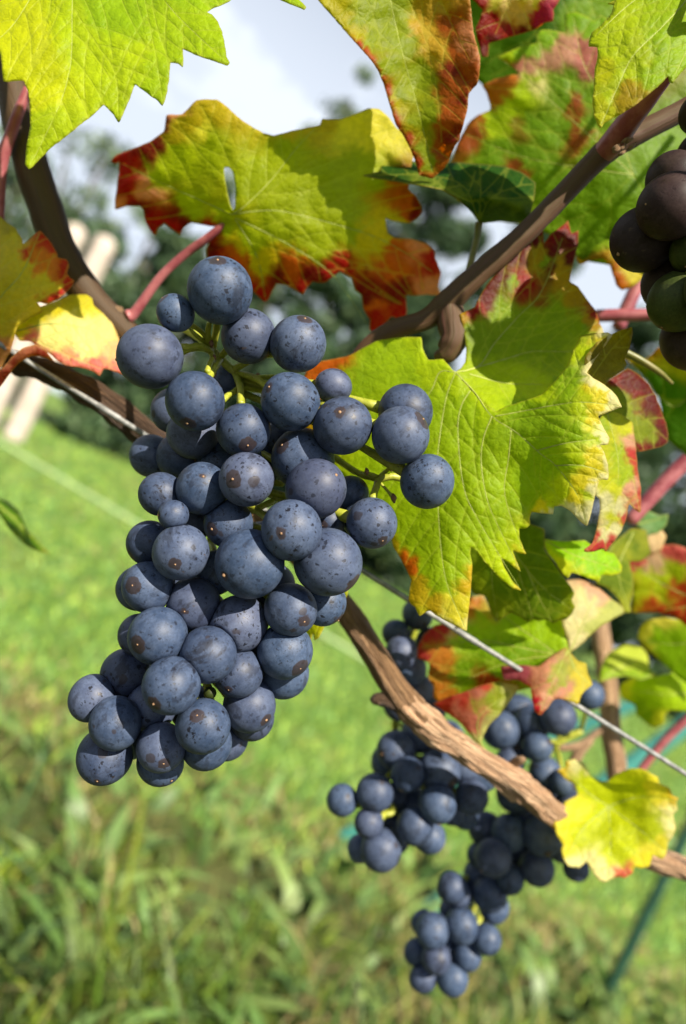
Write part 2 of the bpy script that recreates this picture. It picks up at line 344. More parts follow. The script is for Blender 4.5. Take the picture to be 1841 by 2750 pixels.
# ---------------------------------------------------------------- setting: lawn, grass, trees, posts
def make_lawn():
    # one sheet out to the horizon, finer and slightly uneven near the vines
    xs = np.r_[-400, -120, -40, -15, np.linspace(-6, 6, 49), 15, 40, 120, 400]
    ys = np.r_[-400, -60, -10, -3, np.linspace(-1, 9, 41), 14, 22, 40, 120, 400]
    V = [(x, y, 0.018 * mnoise.noise(Vector((x * 1.1, y * 1.1, 0))) + 0.012 * mnoise.noise(Vector((x * 3.1, y * 3.1, 4)))) for y in ys for x in xs]
    nx = len(xs)
    Fs = [(j * nx + i, j * nx + i + 1, (j + 1) * nx + i + 1, (j + 1) * nx + i) for j in range(len(ys) - 1) for i in range(nx - 1)]
    o = build('lawn', V, Fs, M['lawn'], org=(0, 0, 0)); tag(o, 'mown green lawn stretching away behind the vine row', 'lawn', kind='structure')
make_lawn()

def blades(name, x, y, L, wd, lean, cols, label, mat, curl=1.0, flat=False):
    n = len(x); a = rng.uniform(0, 2 * np.pi, n); az = rng.uniform(0, 2 * np.pi, n)
    side = np.c_[np.cos(a), np.sin(a), np.zeros(n)]; ld = np.c_[np.cos(az), np.sin(az), np.zeros(n)]
    base = np.c_[x, y, np.full(n, -0.005)]
    ts = [0, .4, .75, 1.0]; ws = [1, .95, .6, 0.0]; rows = []
    for t, ww in zip(ts, ws):
        c = base + ld * (L * lean * (t ** 1.7))[:, None] + np.c_[np.zeros(n), np.zeros(n), L * (t - curl * lean * 0.42 * t ** 2.2)]
        if ww > 0: rows += [c - side * (wd * ww / 2)[:, None], c + side * (wd * ww / 2)[:, None]]
        else: rows += [c]
    V = np.stack(rows, 1).reshape(-1, 3); k = 7; b = (np.arange(n) * k)[:, None]
    q = np.array([[0, 1, 3, 2], [2, 3, 5, 4]]); tri = np.array([4, 5, 6])
    quads = (b[:, :, None] + q[None]).reshape(-1, 4); tris = b + tri[None]
    me = bpy.data.meshes.new(name)
    nl = len(quads) * 4 + len(tris) * 3
    me.vertices.add(len(V)); me.vertices.foreach_set('co', V.ravel())
    me.loops.add(nl); me.polygons.add(len(quads) + len(tris))
    me.loops.foreach_set('vertex_index', np.r_[quads.ravel(), tris.ravel()])
    me.polygons.foreach_set('loop_start', np.r_[np.arange(len(quads)) * 4, len(quads) * 4 + np.arange(len(tris)) * 3])
    me.update(calc_edges=True); me.validate()
    me.polygons.foreach_set('use_smooth', [True] * len(me.polygons))
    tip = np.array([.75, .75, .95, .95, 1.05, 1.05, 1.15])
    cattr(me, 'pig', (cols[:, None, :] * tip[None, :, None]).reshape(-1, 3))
    me.materials.append(mat)
    o = bpy.data.objects.new(name, me); COL.objects.link(o)
    return tag(o, label, 'grass', kind='stuff')
def vnoise(x, y, s, seed=0):
    return np.array([mnoise.noise(Vector((a * s, b * s, seed))) for a, b in zip(x, y)])
GREEN = np.array([[.08, .16, .014], [.12, .21, .02], [.22, .29, .02], [.09, .15, .02], [.26, .34, .045], [.075, .16, .07], [.11, .20, .085]])
STRAW = np.array([[.34, .28, .11], [.42, .34, .16], [.28, .21, .09], [.36, .33, .10]])
def make_grass():
    # tall uncut grass under the vine row
    n = 24000
    nt_ = 1300; ty = np.exp(rng.uniform(math.log(0.62), math.log(1.95), nt_)); tx = rng.uniform(-0.95, 0.85, nt_) * (ty + 0.35); tk = rng.integers(0, nt_, n)
    x = tx[tk] + rng.normal(0, .020, n) * (.6 + .5 * ty[tk]); y = ty[tk] + rng.normal(0, .022, n) * (.6 + .5 * ty[tk])
    tdry = rng.uniform(0, 1, nt_) < .2; tcol = GREEN[rng.integers(0, 7, nt_)] * rng.uniform(.55, 1.4, (nt_, 1)); tl = rng.uniform(.55, 1.5, nt_)
    f = vnoise(x, y, 3.2, 1) + 0.5 * vnoise(x, y, 9, 2); band = np.exp(-((y - 1.75 - 0.15 * vnoise(x, y, 1.5, 5)) / 0.22) ** 2)
    dry = rng.uniform(0, 1, n) < np.clip(0.06 + 0.42 * f, 0.02, 0.6) + 0.40 * band + .6 * tdry[tk]
    cols = (tcol[tk] + .35 * GREEN[rng.integers(0, 7, n)]) * rng.uniform(.34, .80, (n, 1)); cols[dry] = STRAW[rng.integers(0, 4, dry.sum())] * rng.uniform(.7, 1.1, (dry.sum(), 1))
    L = rng.gamma(5, 0.0155, n) * tl[tk] * (1 - 0.55 * band) * np.clip((2.3 - y) / 1.1, .3, 1); wd = rng.uniform(.003, .009, n)
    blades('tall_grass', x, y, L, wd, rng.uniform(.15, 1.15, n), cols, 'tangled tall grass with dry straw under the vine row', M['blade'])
    # mown lawn behind
    n = 62000
    y = np.exp(rng.uniform(math.log(1.65), math.log(17), n)); x = rng.uniform(-0.95, 0.95, n) * (y + 0.3)
    f = vnoise(x, y, 1.3, 3) + 0.5 * vnoise(x, y, 4, 7)
    dry = rng.uniform(0, 1, n) < np.clip(0.03 + 0.34 * f, 0.01, 0.5) + 0.5 * np.exp(-((y - 1.9) / 0.2) ** 2)
    cols = GREEN[rng.integers(0, 4, n)] * rng.uniform(1.5, 2.2, (n, 1)) * np.array([.98, 1.02, 2.3]); cols[dry] = STRAW[rng.integers(0, 4, dry.sum())] * .85
    blades('mown_grass', x, y, rng.uniform(.03, .06, n) * (1 + y * .03), .0035 + .0018 * y * rng.uniform(.6, 1.3, n), rng.uniform(.2, 1.1, n), cols,
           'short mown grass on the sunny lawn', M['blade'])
    # broad weed leaves between the tall grass
    n = 800
    y = np.exp(rng.uniform(math.log(0.75), math.log(1.9), n)); x = rng.uniform(-0.85, 0.8, n) * (y + 0.3)
    cols = np.array([[.09, .17, .04], [.12, .20, .06], [.15, .22, .06]])[rng.integers(0, 3, n)] * rng.uniform(.8, 1.4, (n, 1))
    o = blades('broadleaf_weeds', x, y, rng.uniform(.06, .16, n), rng.uniform(.018, .04, n), rng.uniform(.6, 1.4, n), cols,
               'broad leaved weeds growing through the tall grass', M['weed']); o['category'] = 'weeds'
make_grass()

def crown_mesh(cx, cy, z0, z1, R, nl, size, cols, seed, clumps, shape):
    r = np.random.default_rng(seed); cc = []
    while len(cc) < clumps:
        t = r.uniform(0, 1); prof = shape(t); a = r.uniform(0, 2 * np.pi); q = math.sqrt(r.uniform(0.05, 1))
        cc.append((cx + math.cos(a) * R * prof * q, cy + math.sin(a) * R * prof * q, z0 + (z1 - z0) * t, (0.16 + 0.17 * r.uniform()) * R))
    cc = np.array(cc); k = r.integers(0, clumps, nl)
    d = r.normal(size=(nl, 3)); d /= np.linalg.norm(d, axis=1)[:, None]
    c = cc[k, :3] + d * (cc[k, 3] * r.uniform(.25, 1, nl) ** .6)[:, None] * np.array([1, 1, .75])
    u = r.normal(size=(nl, 3)); u /= np.linalg.norm(u, axis=1)[:, None]; v = np.cross(u, r.normal(size=(nl, 3))); v /= np.linalg.norm(v, axis=1)[:, None]
    s = (size * r.uniform(.6, 1.3, nl))[:, None]
    V = np.stack([c - u * s, c + v * s * .5, c + u * s, c - v * s * .5], 1).reshape(-1, 3)
    Fs = np.arange(nl * 4).reshape(-1, 4)
    C = np.asarray(cols)[r.integers(0, len(cols), nl)] * r.uniform(.65, 1.35, (nl, 1)) * (0.85 + .3 * r.uniform(size=clumps))[k][:, None]
    return V, Fs, np.repeat(C, 4, 0), cc
def tree(name, label, cat, az, dist, top, R, seed, cols, nl=5000, size=.11, z0=None, shrub=False, group=None, clumps=46):
    x, y = az * dist, dist; H = top * dist + CAM.z
    z0 = (0.05 if shrub else H * .16) if z0 is None else z0
    root = empty(name, (x, y, 0), label, cat, group)
    shape = (lambda t: max(.12, math.sin(math.pi * min(.97, .18 + .8 * t)) ** .8)) if not shrub else (lambda t: .95 * math.sqrt(max(.03, 1 - t ** 2.2)))
    V, Fs, C, cc = crown_mesh(x, y, z0, H, R, nl, size, cols, seed, clumps, shape)
    o = build('crown', V, Fs, M['crown'], root, smooth=False); cattr(o.data, 'pig', C)
    r = np.random.default_rng(seed + 5); tr = .028 * H if not shrub else .03
    gs = [tube_geo(catmull([(x, y, -.05), (x + .1 * r.normal(), y, H * .35), (x + .15 * r.normal(), y, H * .92)], 6), np.linspace(tr, tr * .15, 13), 8, .15, seed)]
    for i in range(9 if not shrub else 6):
        c = cc[r.integers(0, len(cc))]; zb = (0.35 * c[2]) if not shrub else .05
        gs.append(tube_geo(catmull([(x, y, zb), ((x + c[0]) / 2, (y + c[1]) / 2, (zb + c[2]) / 2 + .1), c[:3]], 5), np.linspace(tr * .45, tr * .08, 11), 6, .1, seed + i))
    V, Fs, U = merge(gs); build('trunk' if not shrub else 'stem', V, Fs, M['trunk'], root)
DARK = [[.045, .09, .04], [.065, .12, .05], [.04, .075, .045], [.09, .14, .06]]
MID = [[.10, .15, .08], [.13, .19, .10], [.08, .13, .08], [.16, .22, .11]]
tree('garden_tree', 'pale open crowned tree standing at the left behind the brown shoot', 'tree', -.60, 16, .29, 2.0, 1, MID, 3600, .10)
tree('garden_tree', 'loose grey green tree showing sky beneath the big yellow green leaf', 'tree', -.50, 18, .34, 2.1, 2, MID, 3000, .10)
tree('garden_tree', 'low tree top peeping over the green and red centre leaf', 'tree', -.385, 21, .31, 1.7, 3, MID, 3600, .11)
tree('garden_tree', 'small tree tip against the sky left of the tallest tree', 'tree', -.30, 23, .43, 1.6, 4, MID, 3000, .12)
tree('garden_tree', 'tallest slim tree rising into the cloudy sky behind hanging red leaf', 'tree', -.22, 23, .565, 1.9, 5, MID, 3800, .12)
tree('garden_tree', 'dark tree with sky gaps behind the small dark green leaf', 'tree', -.06, 20, .50, 2.6, 6, DARK, 11000, .14)
tree('garden_tree', 'dark leafy tree behind the upper lobe of the big lobed leaf', 'tree', .10, 19, .47, 2.6, 7, DARK, 11000, .14)
tree('garden_tree', 'deep green tree behind the red petioles at the right edge', 'tree', .27, 18, .42, 2.5, 8, DARK, 8500, .13)
tree('garden_tree', 'shadowy tree behind the pink petiole at the right edge', 'tree', .44, 17, .38, 2.4, 9, DARK, 8500, .13)
tree('garden_tree', 'tree farthest to the right behind the red and green leaves', 'tree', .62, 17, .36, 2.4, 10, DARK, 8500, .13)
tree('garden_tree', 'tree beyond the left edge of the picture', 'tree', -.78, 16, .30, 2.2, 11, MID, 3600, .10)
tree('garden_tree', 'tree beyond the right edge of the picture', 'tree', .82, 17, .36, 2.4, 12, DARK, 6000, .13)
for i, (az, ds, tp, R, lb) in enumerate([
        (-.72, 12.5, .14, 1.4, 'hedge shrub beyond the left edge of the picture'), (.74, 12, .22, 1.4, 'hedge shrub beyond the right edge of the picture'),
        (-.58, 12.5, .13, 1.3, 'low shrub at the left end of the hedge behind the wooden posts'),
        (-.46, 12, .22, 1.3, 'dark shrub in the hedge just right of the wooden posts'),
        (-.345, 12, .25, 1.4, 'rounded dark shrub behind the pink leaf stalk'),
        (-.24, 12.4, .25, 1.3, 'shrub showing beneath the red margin of the centre leaf'),
        (-.13, 12, .30, 1.4, 'dense dark shrub behind the top of the large grape bunch'),
        (-.02, 12.5, .31, 1.4, 'shrub hidden mostly by the big lobed leaf'),
        (.10, 12, .16, 1.4, 'dark shrub at the lawn edge beside the wire and lobed leaf'),
        (.22, 12, .2, 1.4, 'shrub behind the shaded serrated leaf'),
        (.34, 12, .26, 1.4, 'dark shrub behind the red edged leaf at the right'),
        (.47, 12, .24, 1.4, 'shadowed shrub behind the yellow and red leaf tip'),
        (.60, 12, .22, 1.4, 'rightmost shrub of the hedge')]):
    tree('hedge_shrub', lb, 'shrub', az, ds * 1.35, tp, R * 1.35, 40 + i, DARK, 9000, .135, shrub=True, group='shrubs of the dark hedge behind the lawn', clumps=40)

def post(name, label, cat, top, base_d, rad, mat, group=None, lean=(0, 0), h_extra=0.0, cone=False):
    t = P(*top); root = empty(name, (t.x + lean[0], t.y + lean[1], 0), label, cat, group)
    b = Vector((t.x + lean[0], t.y + lean[1], -0.1)); C = np.array([b, b.lerp(t, .33), b.lerp(t, .66), t])
    C = catmull(C, 8); V, Fs, U = tube_geo(C, np.full(len(C), rad), 18, .06, 3)
    o = build('shaft', V, Fs, mat, root); cattr(o.data, 'tuv', np.c_[U, np.zeros(len(U))])
    n = np.array(t); a = (np.array(t) - np.array(b)); a /= np.linalg.norm(a)
    C = np.array([n - a * .01, n, n + a * rad * .35, n + a * rad * .55]); V, Fs, U = tube_geo(C, np.array([1.04, 1.04, .8, .35]) * rad, 18)
    build('cap', V, Fs, mat, root)
post('wooden_post', 'pale wooden post beside the brown shoot, the left one of two', 'post', (203, 622, 8.5), 4, .125, M['wood'])
post('wooden_post', 'pale wooden post with sunlit side, the right one of two', 'post', (282, 652, 9.0), 4, .13, M['wood'])
post('garden_stake', 'teal coated stake rising behind the rear grape bunch', 'stake', (1740, 1872, 1.9), 2, .017, M['teal'], lean=(-.62, .1))
post('garden_stake', 'bright teal stake at the right edge behind the silver wire', 'stake', (1960, 1862, 1.75), 2, .022, M['teal'], lean=(-.5, .0))
post('metal_stake', 'thin dark green metal stake standing in the lawn under the yellow leaf', 'stake', (1905, 2110, 1.75), 2, .014, M['darkpost'], lean=(-.02, .0))
def line_thing(name, label, cat, A, B, rad, mat, ext=1.5, rings=()):
    a, b = Vector(P(*A)), Vector(P(*B)); d = (b - a).normalized(); a2, b2 = a - d * ext, b + d * ext
    root = empty(name, a2, label, cat)
    C = catmull([a2, a2.lerp(b2, .25), a2.lerp(b2, .5), a2.lerp(b2, .75), b2], 40); C[:, 2] -= 0
    V, Fs, U = tube_geo(C, np.full(len(C), rad), 14); build('strand', V, Fs, mat, root)
    for (px, py, t) in rings:
        c = np.array(a.lerp(b, t)); dd = np.array(d)
        C = np.array([c - dd * .005, c - dd * .0045, c + dd * .0045, c + dd * .005]); V, Fs, U = tube_geo(C, np.array([.9, 1.22, 1.22, .9]) * rad, 14)
        build('crimp', V, Fs, mat, root)
    return root
line_thing('trellis_wire', 'straight silver wire running diagonally behind the large grape bunch', 'wire', (60, 962, .262), (1841, 2078, .292), .00095, M['wire'], 2.0,
           [(0, 0, .118), (0, 0, .645), (0, 0, .78)])
line_thing('plastic_line', 'blurred pale green line stretched low over the lawn', 'line', (0, 1188, 3.2), (955, 1757, 3.2), .010, M['palewire'], 3.0)
# ---------------------------------------------------------------- vine leaf builder
def in_poly(pts, poly):
    x, y = pts[:, 0], pts[:, 1]; res = np.zeros(len(pts), bool); px, py = poly[:, 0], poly[:, 1]; j = len(poly) - 1
    for i in range(len(poly)):
        c = ((py[i] > y) != (py[j] > y)) & (x < (px[j] - px[i]) * (y - py[i]) / (py[j] - py[i] + 1e-12) + px[i]); res ^= c; j = i
    return res
def inside1(p, poly):
    x, y = p; X, Y = poly[:, 0], poly[:, 1]; X2, Y2 = np.roll(X, 1), np.roll(Y, 1)
    return bool((((Y > y) != (Y2 > y)) & (x < (X2 - X) * (y - Y) / (Y2 - Y + 1e-12) + X)).sum() % 2)
def seg_dist(pts, segs, chunk=4000):
    out = np.full(len(pts), 1e9)
    if len(segs) == 0: return out
    a = segs[:, 0]; ab = segs[:, 1] - a; l2 = (ab ** 2).sum(1) + 1e-9
    for k in range(0, len(pts), chunk):
        p = pts[k:k + chunk, None, :] - a[None]; t = np.clip((p * ab[None]).sum(2) / l2, 0, 1)
        out[k:k + chunk] = np.sqrt((((p - ab[None] * t[..., None])) ** 2).sum(2).min(1))
    return out
def dens(poly, s, closed=True):
    poly = np.asarray(poly, float); out = []; m = len(poly)
    for i in range(m if closed else m - 1):
        a, b = poly[i], poly[(i + 1) % m]; k = max(1, int(math.ceil(np.linalg.norm(b - a) / s)))
        out += [a + (b - a) * t / k for t in range(k)]
    if not closed: out.append(poly[-1])
    return np.array(out)
def soft_outline(poly, s):
    """rounds the traced corners a little and roughens the margin"""
    p = np.asarray(poly, float); d = dens(p, s)
    m = (np.roll(d, 1, 0) + 7 * d + np.roll(d, -1, 0)) / 9
    for i in range(len(m)):
        m[i] += 0.16 * s * np.array([mnoise.noise(Vector((m[i, 0] * .07, m[i, 1] * .07, 3))), mnoise.noise(Vector((m[i, 0] * .07, m[i, 1] * .07, 9)))])
    return m
def tps(ctrl):
    c = np.asarray(ctrl, float); X = c[:, :2] / 300; n = len(c)
    if n == 1: return lambda p: np.full(len(p), c[0, 2])
    def U(r): return np.where(r > 1e-9, r * r * np.log(r + 1e-12), 0)
    K = U(np.linalg.norm(X[:, None] - X[None], axis=2)) + np.eye(n) * 1e-3; Pm = np.c_[np.ones(n), X]
    A = np.block([[K, Pm], [Pm.T, np.zeros((3, 3))]]); w_ = np.linalg.lstsq(A, np.r_[c[:, 2], 0, 0, 0], rcond=None)[0]
    return lambda p: U(np.linalg.norm(p[:, None] / 300 - X[None], axis=2)) @ w_[:n] + np.c_[np.ones(len(p)), p / 300] @ w_[n:]
def secondaries(prims, poly, sp):
    segs = []; allp = [np.asarray(q, float) for q in prims]; lines = []
    for qi, q in enumerate(allp):
        q = dens(catmull(q, 6), 4, False); n = len(q); others = [np.stack([o[:-1], o[1:]], 1) for k, o in enumerate(allp) if k != qi]
        oth = np.concatenate(others) if others else np.zeros((0, 2, 2)); step = max(4, int(sp / 4)); side = 1
        for i in range(step, n - 6, step // 2 + 1):
            side = -side; t = q[min(i + 2, n - 1)] - q[max(i - 2, 0)]; t /= np.linalg.norm(t) + 1e-9
            a = math.radians(50) * side; d = np.array([t[0] * math.cos(a) - t[1] * math.sin(a), t[0] * math.sin(a) + t[1] * math.cos(a)])
            pts = [q[i]]; mx = 40 + 0.75 * 4 * (n - i)
            for k in range(int(mx / 7)):
                d = d + t * 0.025; d /= np.linalg.norm(d); pn = pts[-1] + d * 7
                if not inside1(pn, poly): break
                if k > 2 and len(oth) and seg_dist(pn[None], oth)[0] < 12: break
                pts.append(pn)
            if len(pts) > 3: lines.append(np.array(pts))
    return lines
def sheet(outline, prims, depth, cols, s=9, k=0.5, holes=(), sp=70, bull=0.35, und=1.2, seed=0, hard=6.0, nosec=False):
    poly = soft_outline(outline, s); f = tps(depth)
    sec = [] if nosec or not prims else secondaries(prims, poly, sp)
    pl = [dens(catmull(p, 5), s, False) for p in prims]
    pl = [p[in_poly(p, poly)] for p in pl]; pl = [p for p in pl if len(p) > 1]
    V2 = [tuple(p) for p in poly]; E = [(i, (i + 1) % len(poly)) for i in range(len(poly))]
    hp = [soft_outline(h, s) for h in holes]
    for h in hp:
        o = len(V2); V2 += [tuple(p) for p in h]; E += [(o + i, o + (i + 1) % len(h)) for i in range(len(h))]
    for p in pl + [dens(q, s * 1.3, False) for q in sec]:
        o = len(V2); V2 += [tuple(x) for x in p]; E += [(o + i, o + i + 1) for i in range(len(p) - 1)]
    mn, mx = poly.min(0), poly.max(0); gx = np.arange(mn[0], mx[0], s); gy = np.arange(mn[1], mx[1], s * .87)
    G = np.array([(x + (s / 2 if j % 2 else 0), y) for j, y in enumerate(gy) for x in gx]); lr = np.random.default_rng(seed)
    G = G + lr.uniform(-.22, .22, G.shape) * s; G = G[in_poly(G, poly)]
    ob = np.stack([poly, np.roll(poly, -1, 0)], 1)
    G = G[seg_dist(G, ob) > s * .55]
    allseg = [np.stack([p[:-1], p[1:]], 1) for p in pl]; secseg = [np.stack([p[:-1], p[1:]], 1) for p in sec]
    if allseg or secseg: G = G[seg_dist(G, np.concatenate(allseg + secseg)) > s * .45]
    V2 += [tuple(p) for p in G]
    r = delaunay_2d_cdt([Vector(p) for p in V2], E, [], 0, 1e-4)
    pv = np.array([tuple(v) for v in r[0]]); T = np.array([t for t in r[2] if len(t) == 3])
    cen = pv[T].mean(1); keep = in_poly(cen, poly)
    for h in hp: keep &= ~in_poly(cen, h)
    T = T[keep]
    used = np.unique(T); mp = -np.ones(len(pv), int); mp[used] = np.arange(len(used)); pv = pv[used]; T = mp[T]
    # face normals towards the camera side
    a = pv[T[:, 1]] - pv[T[:, 0]]; b = pv[T[:, 2]] - pv[T[:, 0]]; fl = a[:, 0] * b[:, 1] - a[:, 1] * b[:, 0] > 0; T[fl] = T[fl][:, ::-1]
    dp = seg_dist(pv, np.concatenate(allseg)) if allseg else np.full(len(pv), 99.0)
    ds = np.minimum(seg_dist(pv, np.concatenate(secseg)) if secseg else np.full(len(pv), 99.0), dp)
    de = seg_dist(pv, ob)
    d = f(pv)
    nz = np.array([mnoise.noise(Vector((p[0] / 130 + seed, p[1] / 130, seed * 1.7))) + .5 * mnoise.noise(Vector((p[0] / 48, p[1] / 48, seed + 5))) for p in pv])
    d = d + und * 1e-3 * nz - bull * 1e-3 * (1 - np.exp(-ds / 11)) * np.clip(de / 14, 0, 1)
    d = d + 0.0006 * np.clip(1 - de / 12, 0, 1) * np.array([mnoise.noise(Vector((p[0] / 16, p[1] / 16, seed))) for p in pv])
    # pigment: nearest colour patches with wandering borders that follow the veins
    cp = np.array([(x, y) for h, pts in cols for x, y in pts], float); cc = np.array([lin(h) for h, pts in cols for _ in pts]) * k
    lum = cc @ np.array([.3, .6, .1]); cc = np.clip(lum[:, None] + (cc - lum[:, None]) * 1.06, .004, .95); cc[:, 2] *= np.where(cc[:, 2] < .25 * cc[:, 1], .6, 1.0)
    wv = np.array([(mnoise.noise(Vector((p[0] / 55, p[1] / 55, seed + 2))) * 22 + mnoise.noise(Vector((p[0] / 15, p[1] / 15, seed))) * 13,
                    mnoise.noise(Vector((p[0] / 55, p[1] / 55, seed + 8))) * 22 + mnoise.noise(Vector((p[0] / 15, p[1] / 15, seed + 3))) * 13) for p in pv])
    inw = pv.mean(0) - pv; inw /= np.linalg.norm(inw, axis=1)[:, None] + 1e-6      # green lasts longest along the veins
    q = pv + wv + inw * (17 * np.exp(-ds / 11) + 8 * np.exp(-dp / 18) - 5)[:, None]; dd = np.linalg.norm(q[:, None] - cp[None], axis=2) + 6; wt = dd ** -hard; wt /= wt.sum(1)[:, None]; C = wt @ cc
    luv = np.c_[pv / 1000 + seed * .37, np.zeros(len(pv))]
    return dict(V=PA(pv[:, 0], pv[:, 1], d), T=T, C=C, luv=luv, vein=ds, edge=de, f=f, und=(und, seed), pv=pv, d=d)
def leaf(label, sheets, parent, veins=(), petiole=None, pmat='petiole', vr=3.0, thick=0.00028):
    """a leaf blade (one or more joined sheets) with raised main veins and a stalk as sub-parts"""
    o = 0; V, T, C, L, Ve, Ed = [], [], [], [], [], []
    for sdat in sheets:
        V.append(sdat['V']); T += [tuple(t + o) for t in sdat['T']]; C.append(sdat['C']); L.append(sdat['luv']); Ve.append(sdat['vein']); Ed.append(sdat['edge']); o += len(sdat['V'])
    ob = build('leaf', np.vstack(V), T, M['leaf'], parent)
    cattr(ob.data, 'pig', np.vstack(C)); cattr(ob.data, 'luv', np.vstack(L)); fattr(ob.data, 'vein', np.hstack(Ve)); fattr(ob.data, 'edge', np.hstack(Ed))
    if label: ob['label'] = label
    md = ob.modifiers.new('rim', 'SOLIDIFY'); md.thickness = thick; md.use_rim = True; md.use_rim_only = True; md.offset = -1
    for vi, (si, line) in enumerate(veins):
        sdat = sheets[si]; q = dens(catmull(np.array(line, float), 6), 7, False)
        d2 = ((q[:, None] - sdat['pv'][None]) ** 2).sum(2); j = d2.argmin(1); ok = np.sqrt(d2.min(1)) < 14
        q, dz = q[ok], sdat['d'][j][ok]
        if len(q) < 4: continue
        for _ in range(2): dz[1:-1] = (dz[:-2] + 2 * dz[1:-1] + dz[2:]) / 4
        R = np.linspace(vr, vr * .22, len(q)) / F_PX * dz
        G = tube_geo(PA(q[:, 0], q[:, 1], dz + R * .35), R, 7)
        build('vein', G[0], G[1], M['vein'], ob)
    if petiole: stick('petiole', petiole, M[pmat], ob, 8, 12, .05)
    return ob
# ---------------------------------------------------------------- the grapevine
vine = empty('grapevine', (-0.62, 0.33, 0.0), 'autumn grapevine with brown canes and green, yellow and red lobed leaves', 'grapevine')
stick('trunk', [(-.62, .33, -.06, .024), (-.60, .33, .2, .021), (-.60, .335, .45, .019), (-.57, .33, .66, .016), (-.50, .325, .78, .012)], M['old'], vine, 14, 20, .22, 4, .12, world=True)
_l = P(-420, 700, .29)
stick('cane', [(-700, 560, .31, 37.4), (-420, 700, .29, 35.7), (-120, 880, .275, 34.0), (30, 968, .275, 30.6), (150, 1005, .277, 28.9), (280, 1082, .279, 37.4), (400, 1175, .282, 34.0), (560, 1290, .29, 35.7)], M['old'], vine, 14, 26, .26, 1, .10,
      label='rough dark brown old cane with peeling bark beside the wire')
stick('cane', [(560, 1290, .29, 30), (760, 1450, .288, 31), (905, 1612, .282, 33), (985, 1725, .28, 33), (1050, 1835, .28, 35), (1098, 1898, .281, 39), (1130, 1930, .282, 37)], M['cane_brown'], vine, 18, 36, .14, 2, .05, label='brown upper stretch of the cane beside the large bunch')
stick('cane', [(1085, 1880, .2805, 35), (1108, 1908, .281, 42), (1150, 1945, .283, 38), (1210, 1990, .285, 34), (1290, 2045, .289, 34), (1340, 2078, .2915, 35), (1385, 2106, .294, 40), (1425, 2135, .297, 36), (1480, 2180, .304, 33), (1600, 2245, .318, 32), (1841, 2335, .33, 31), (2100, 2440, .345, 32)], M['cane'], vine, 16, 40, .24, 12, .10, label='tan sunlit cane with peeling streaky bark below the wire')
stick('spur', [(1075, 1885, .281, 30), (1040, 1880, .279, 20), (1012, 1878, .278, 17), (1003, 1888, .278, 11)], M['old'], vine, 6, 12, .3, 3, label='short dark broken spur on the tan cane')
stick('bud', [(1372, 2056, .293, 12), (1390, 2044, .291, 13), (1402, 2040, .289, 10), (1410, 2042, .288, 4)], M['cane'], vine, 5, 12, .1, 4, label='pale pinkish bud on the tan cane')
stick('shoot', [(905, 1030, .262, 19.0), (945, 985, .262, 21.3), (995, 925, .260, 25.1), (1060, 885, .258, 26.6), (1140, 860, .257, 27.4), (1200, 815, .255, 33.4), (1290, 730, .252, 30.4), (1400, 635, .25, 28.9), (1500, 535, .248, 28.9), (1580, 450, .246, 30.4), (1640, 395, .244, 33.4),
                (1720, 355, .243, 28.9), (1841, 292, .242, 27.4), (2050, 180, .24, 26.6)], M['shoot'], vine, 14, 24, .06, 5, .03, label='brown green shoot rising to the upper right corner')
stick('node', [(1205, 820, .256, 34.0), (1212, 870, .254, 39.1), (1215, 915, .253, 37.4), (1195, 950, .253, 28.9), (1170, 962, .254, 13.6)], M['shoot'], vine, 8, 18, .18, 6, label='dark swollen stub hanging from the shoot')
stick('shoot', [(1620, 410, .244, 30), (1655, 370, .238, 34), (1700, 310, .230, 30), (1760, 235, .22, 26), (1840, 120, .205, 24), (1950, -60, .19, 22)], M['petiole'], vine, 10, 18, .05, 7, label='reddish side shoot behind the bright upper right leaf')
for i in range(9):
    a = random.uniform(-1, 1); x, y = 1690 + 42 * a + random.uniform(-8, 8), 385 - 26 * a + random.uniform(-14, 14)
    stick('bark_flake', [(x - 9, y + 6, .2335, 3), (x, y, .2325, 5), (x + 10, y - 7, .233, 3)], M['cane'], vine, 3, 6, .3, i)
stick('shoot', [(-30, -60, .285, 40), (5, 120, .283, 42), (35, 250, .28, 44), (80, 430, .279, 46), (125, 570, .279, 46), (165, 680, .28, 44), (235, 790, .282, 42), (320, 880, .285, 40), (420, 985, .29, 40)], M['shoot_brown'], vine, 12, 24, .08, 8, .0,
      label='thick brown shoot along the upper left edge')
stick('petiole', [(75, 240, .268, 13), (50, 300, .268, 14), (25, 370, .27, 16), (0, 450, .272, 18), (-10, 600, .274, 20)], M['petiole'], vine, 8, 14, .04, 9, label='dark red stalk beside the thick brown shoot')
stick('petiole', [(345, 850, .283, 19), (362, 838, .283, 14), (430, 745, .281, 12), (500, 680, .279, 11.5), (562, 635, .276, 11.5), (625, 582, .273, 8)], M['petiole'], vine, 10, 14, .03, 10, label='pink stalk of the green and red centre leaf')
stick('bud', [(310, 870, .284, 16), (305, 850, .283, 22), (318, 835, .282, 15), (325, 828, .281, 5)], M['cane'], vine, 5, 12, .3, 12)
stick('petiole', [(1600, 848, .31, 17), (1680, 846, .308, 17), (1760, 844, .306, 16), (1850, 838, .30, 16)], M['petiole'], vine, 8, 12, .03, 11, label='red stalk running level towards the shaded grape bunch')
stick('petiole', [(1660, 880, .33, 18), (1690, 810, .33, 19), (1722, 745, .33, 18), (1760, 690, .33, 16)], M['petiole'], vine, 8, 12, .03, 13)
stick('petiole', [(1910, 1190, .33, 20), (1841, 1240, .33, 21), (1770, 1310, .33, 21), (1690, 1400, .33, 19)], M['petiole'], vine, 8, 12, .03, 14, label='pink stalk crossing the right edge')
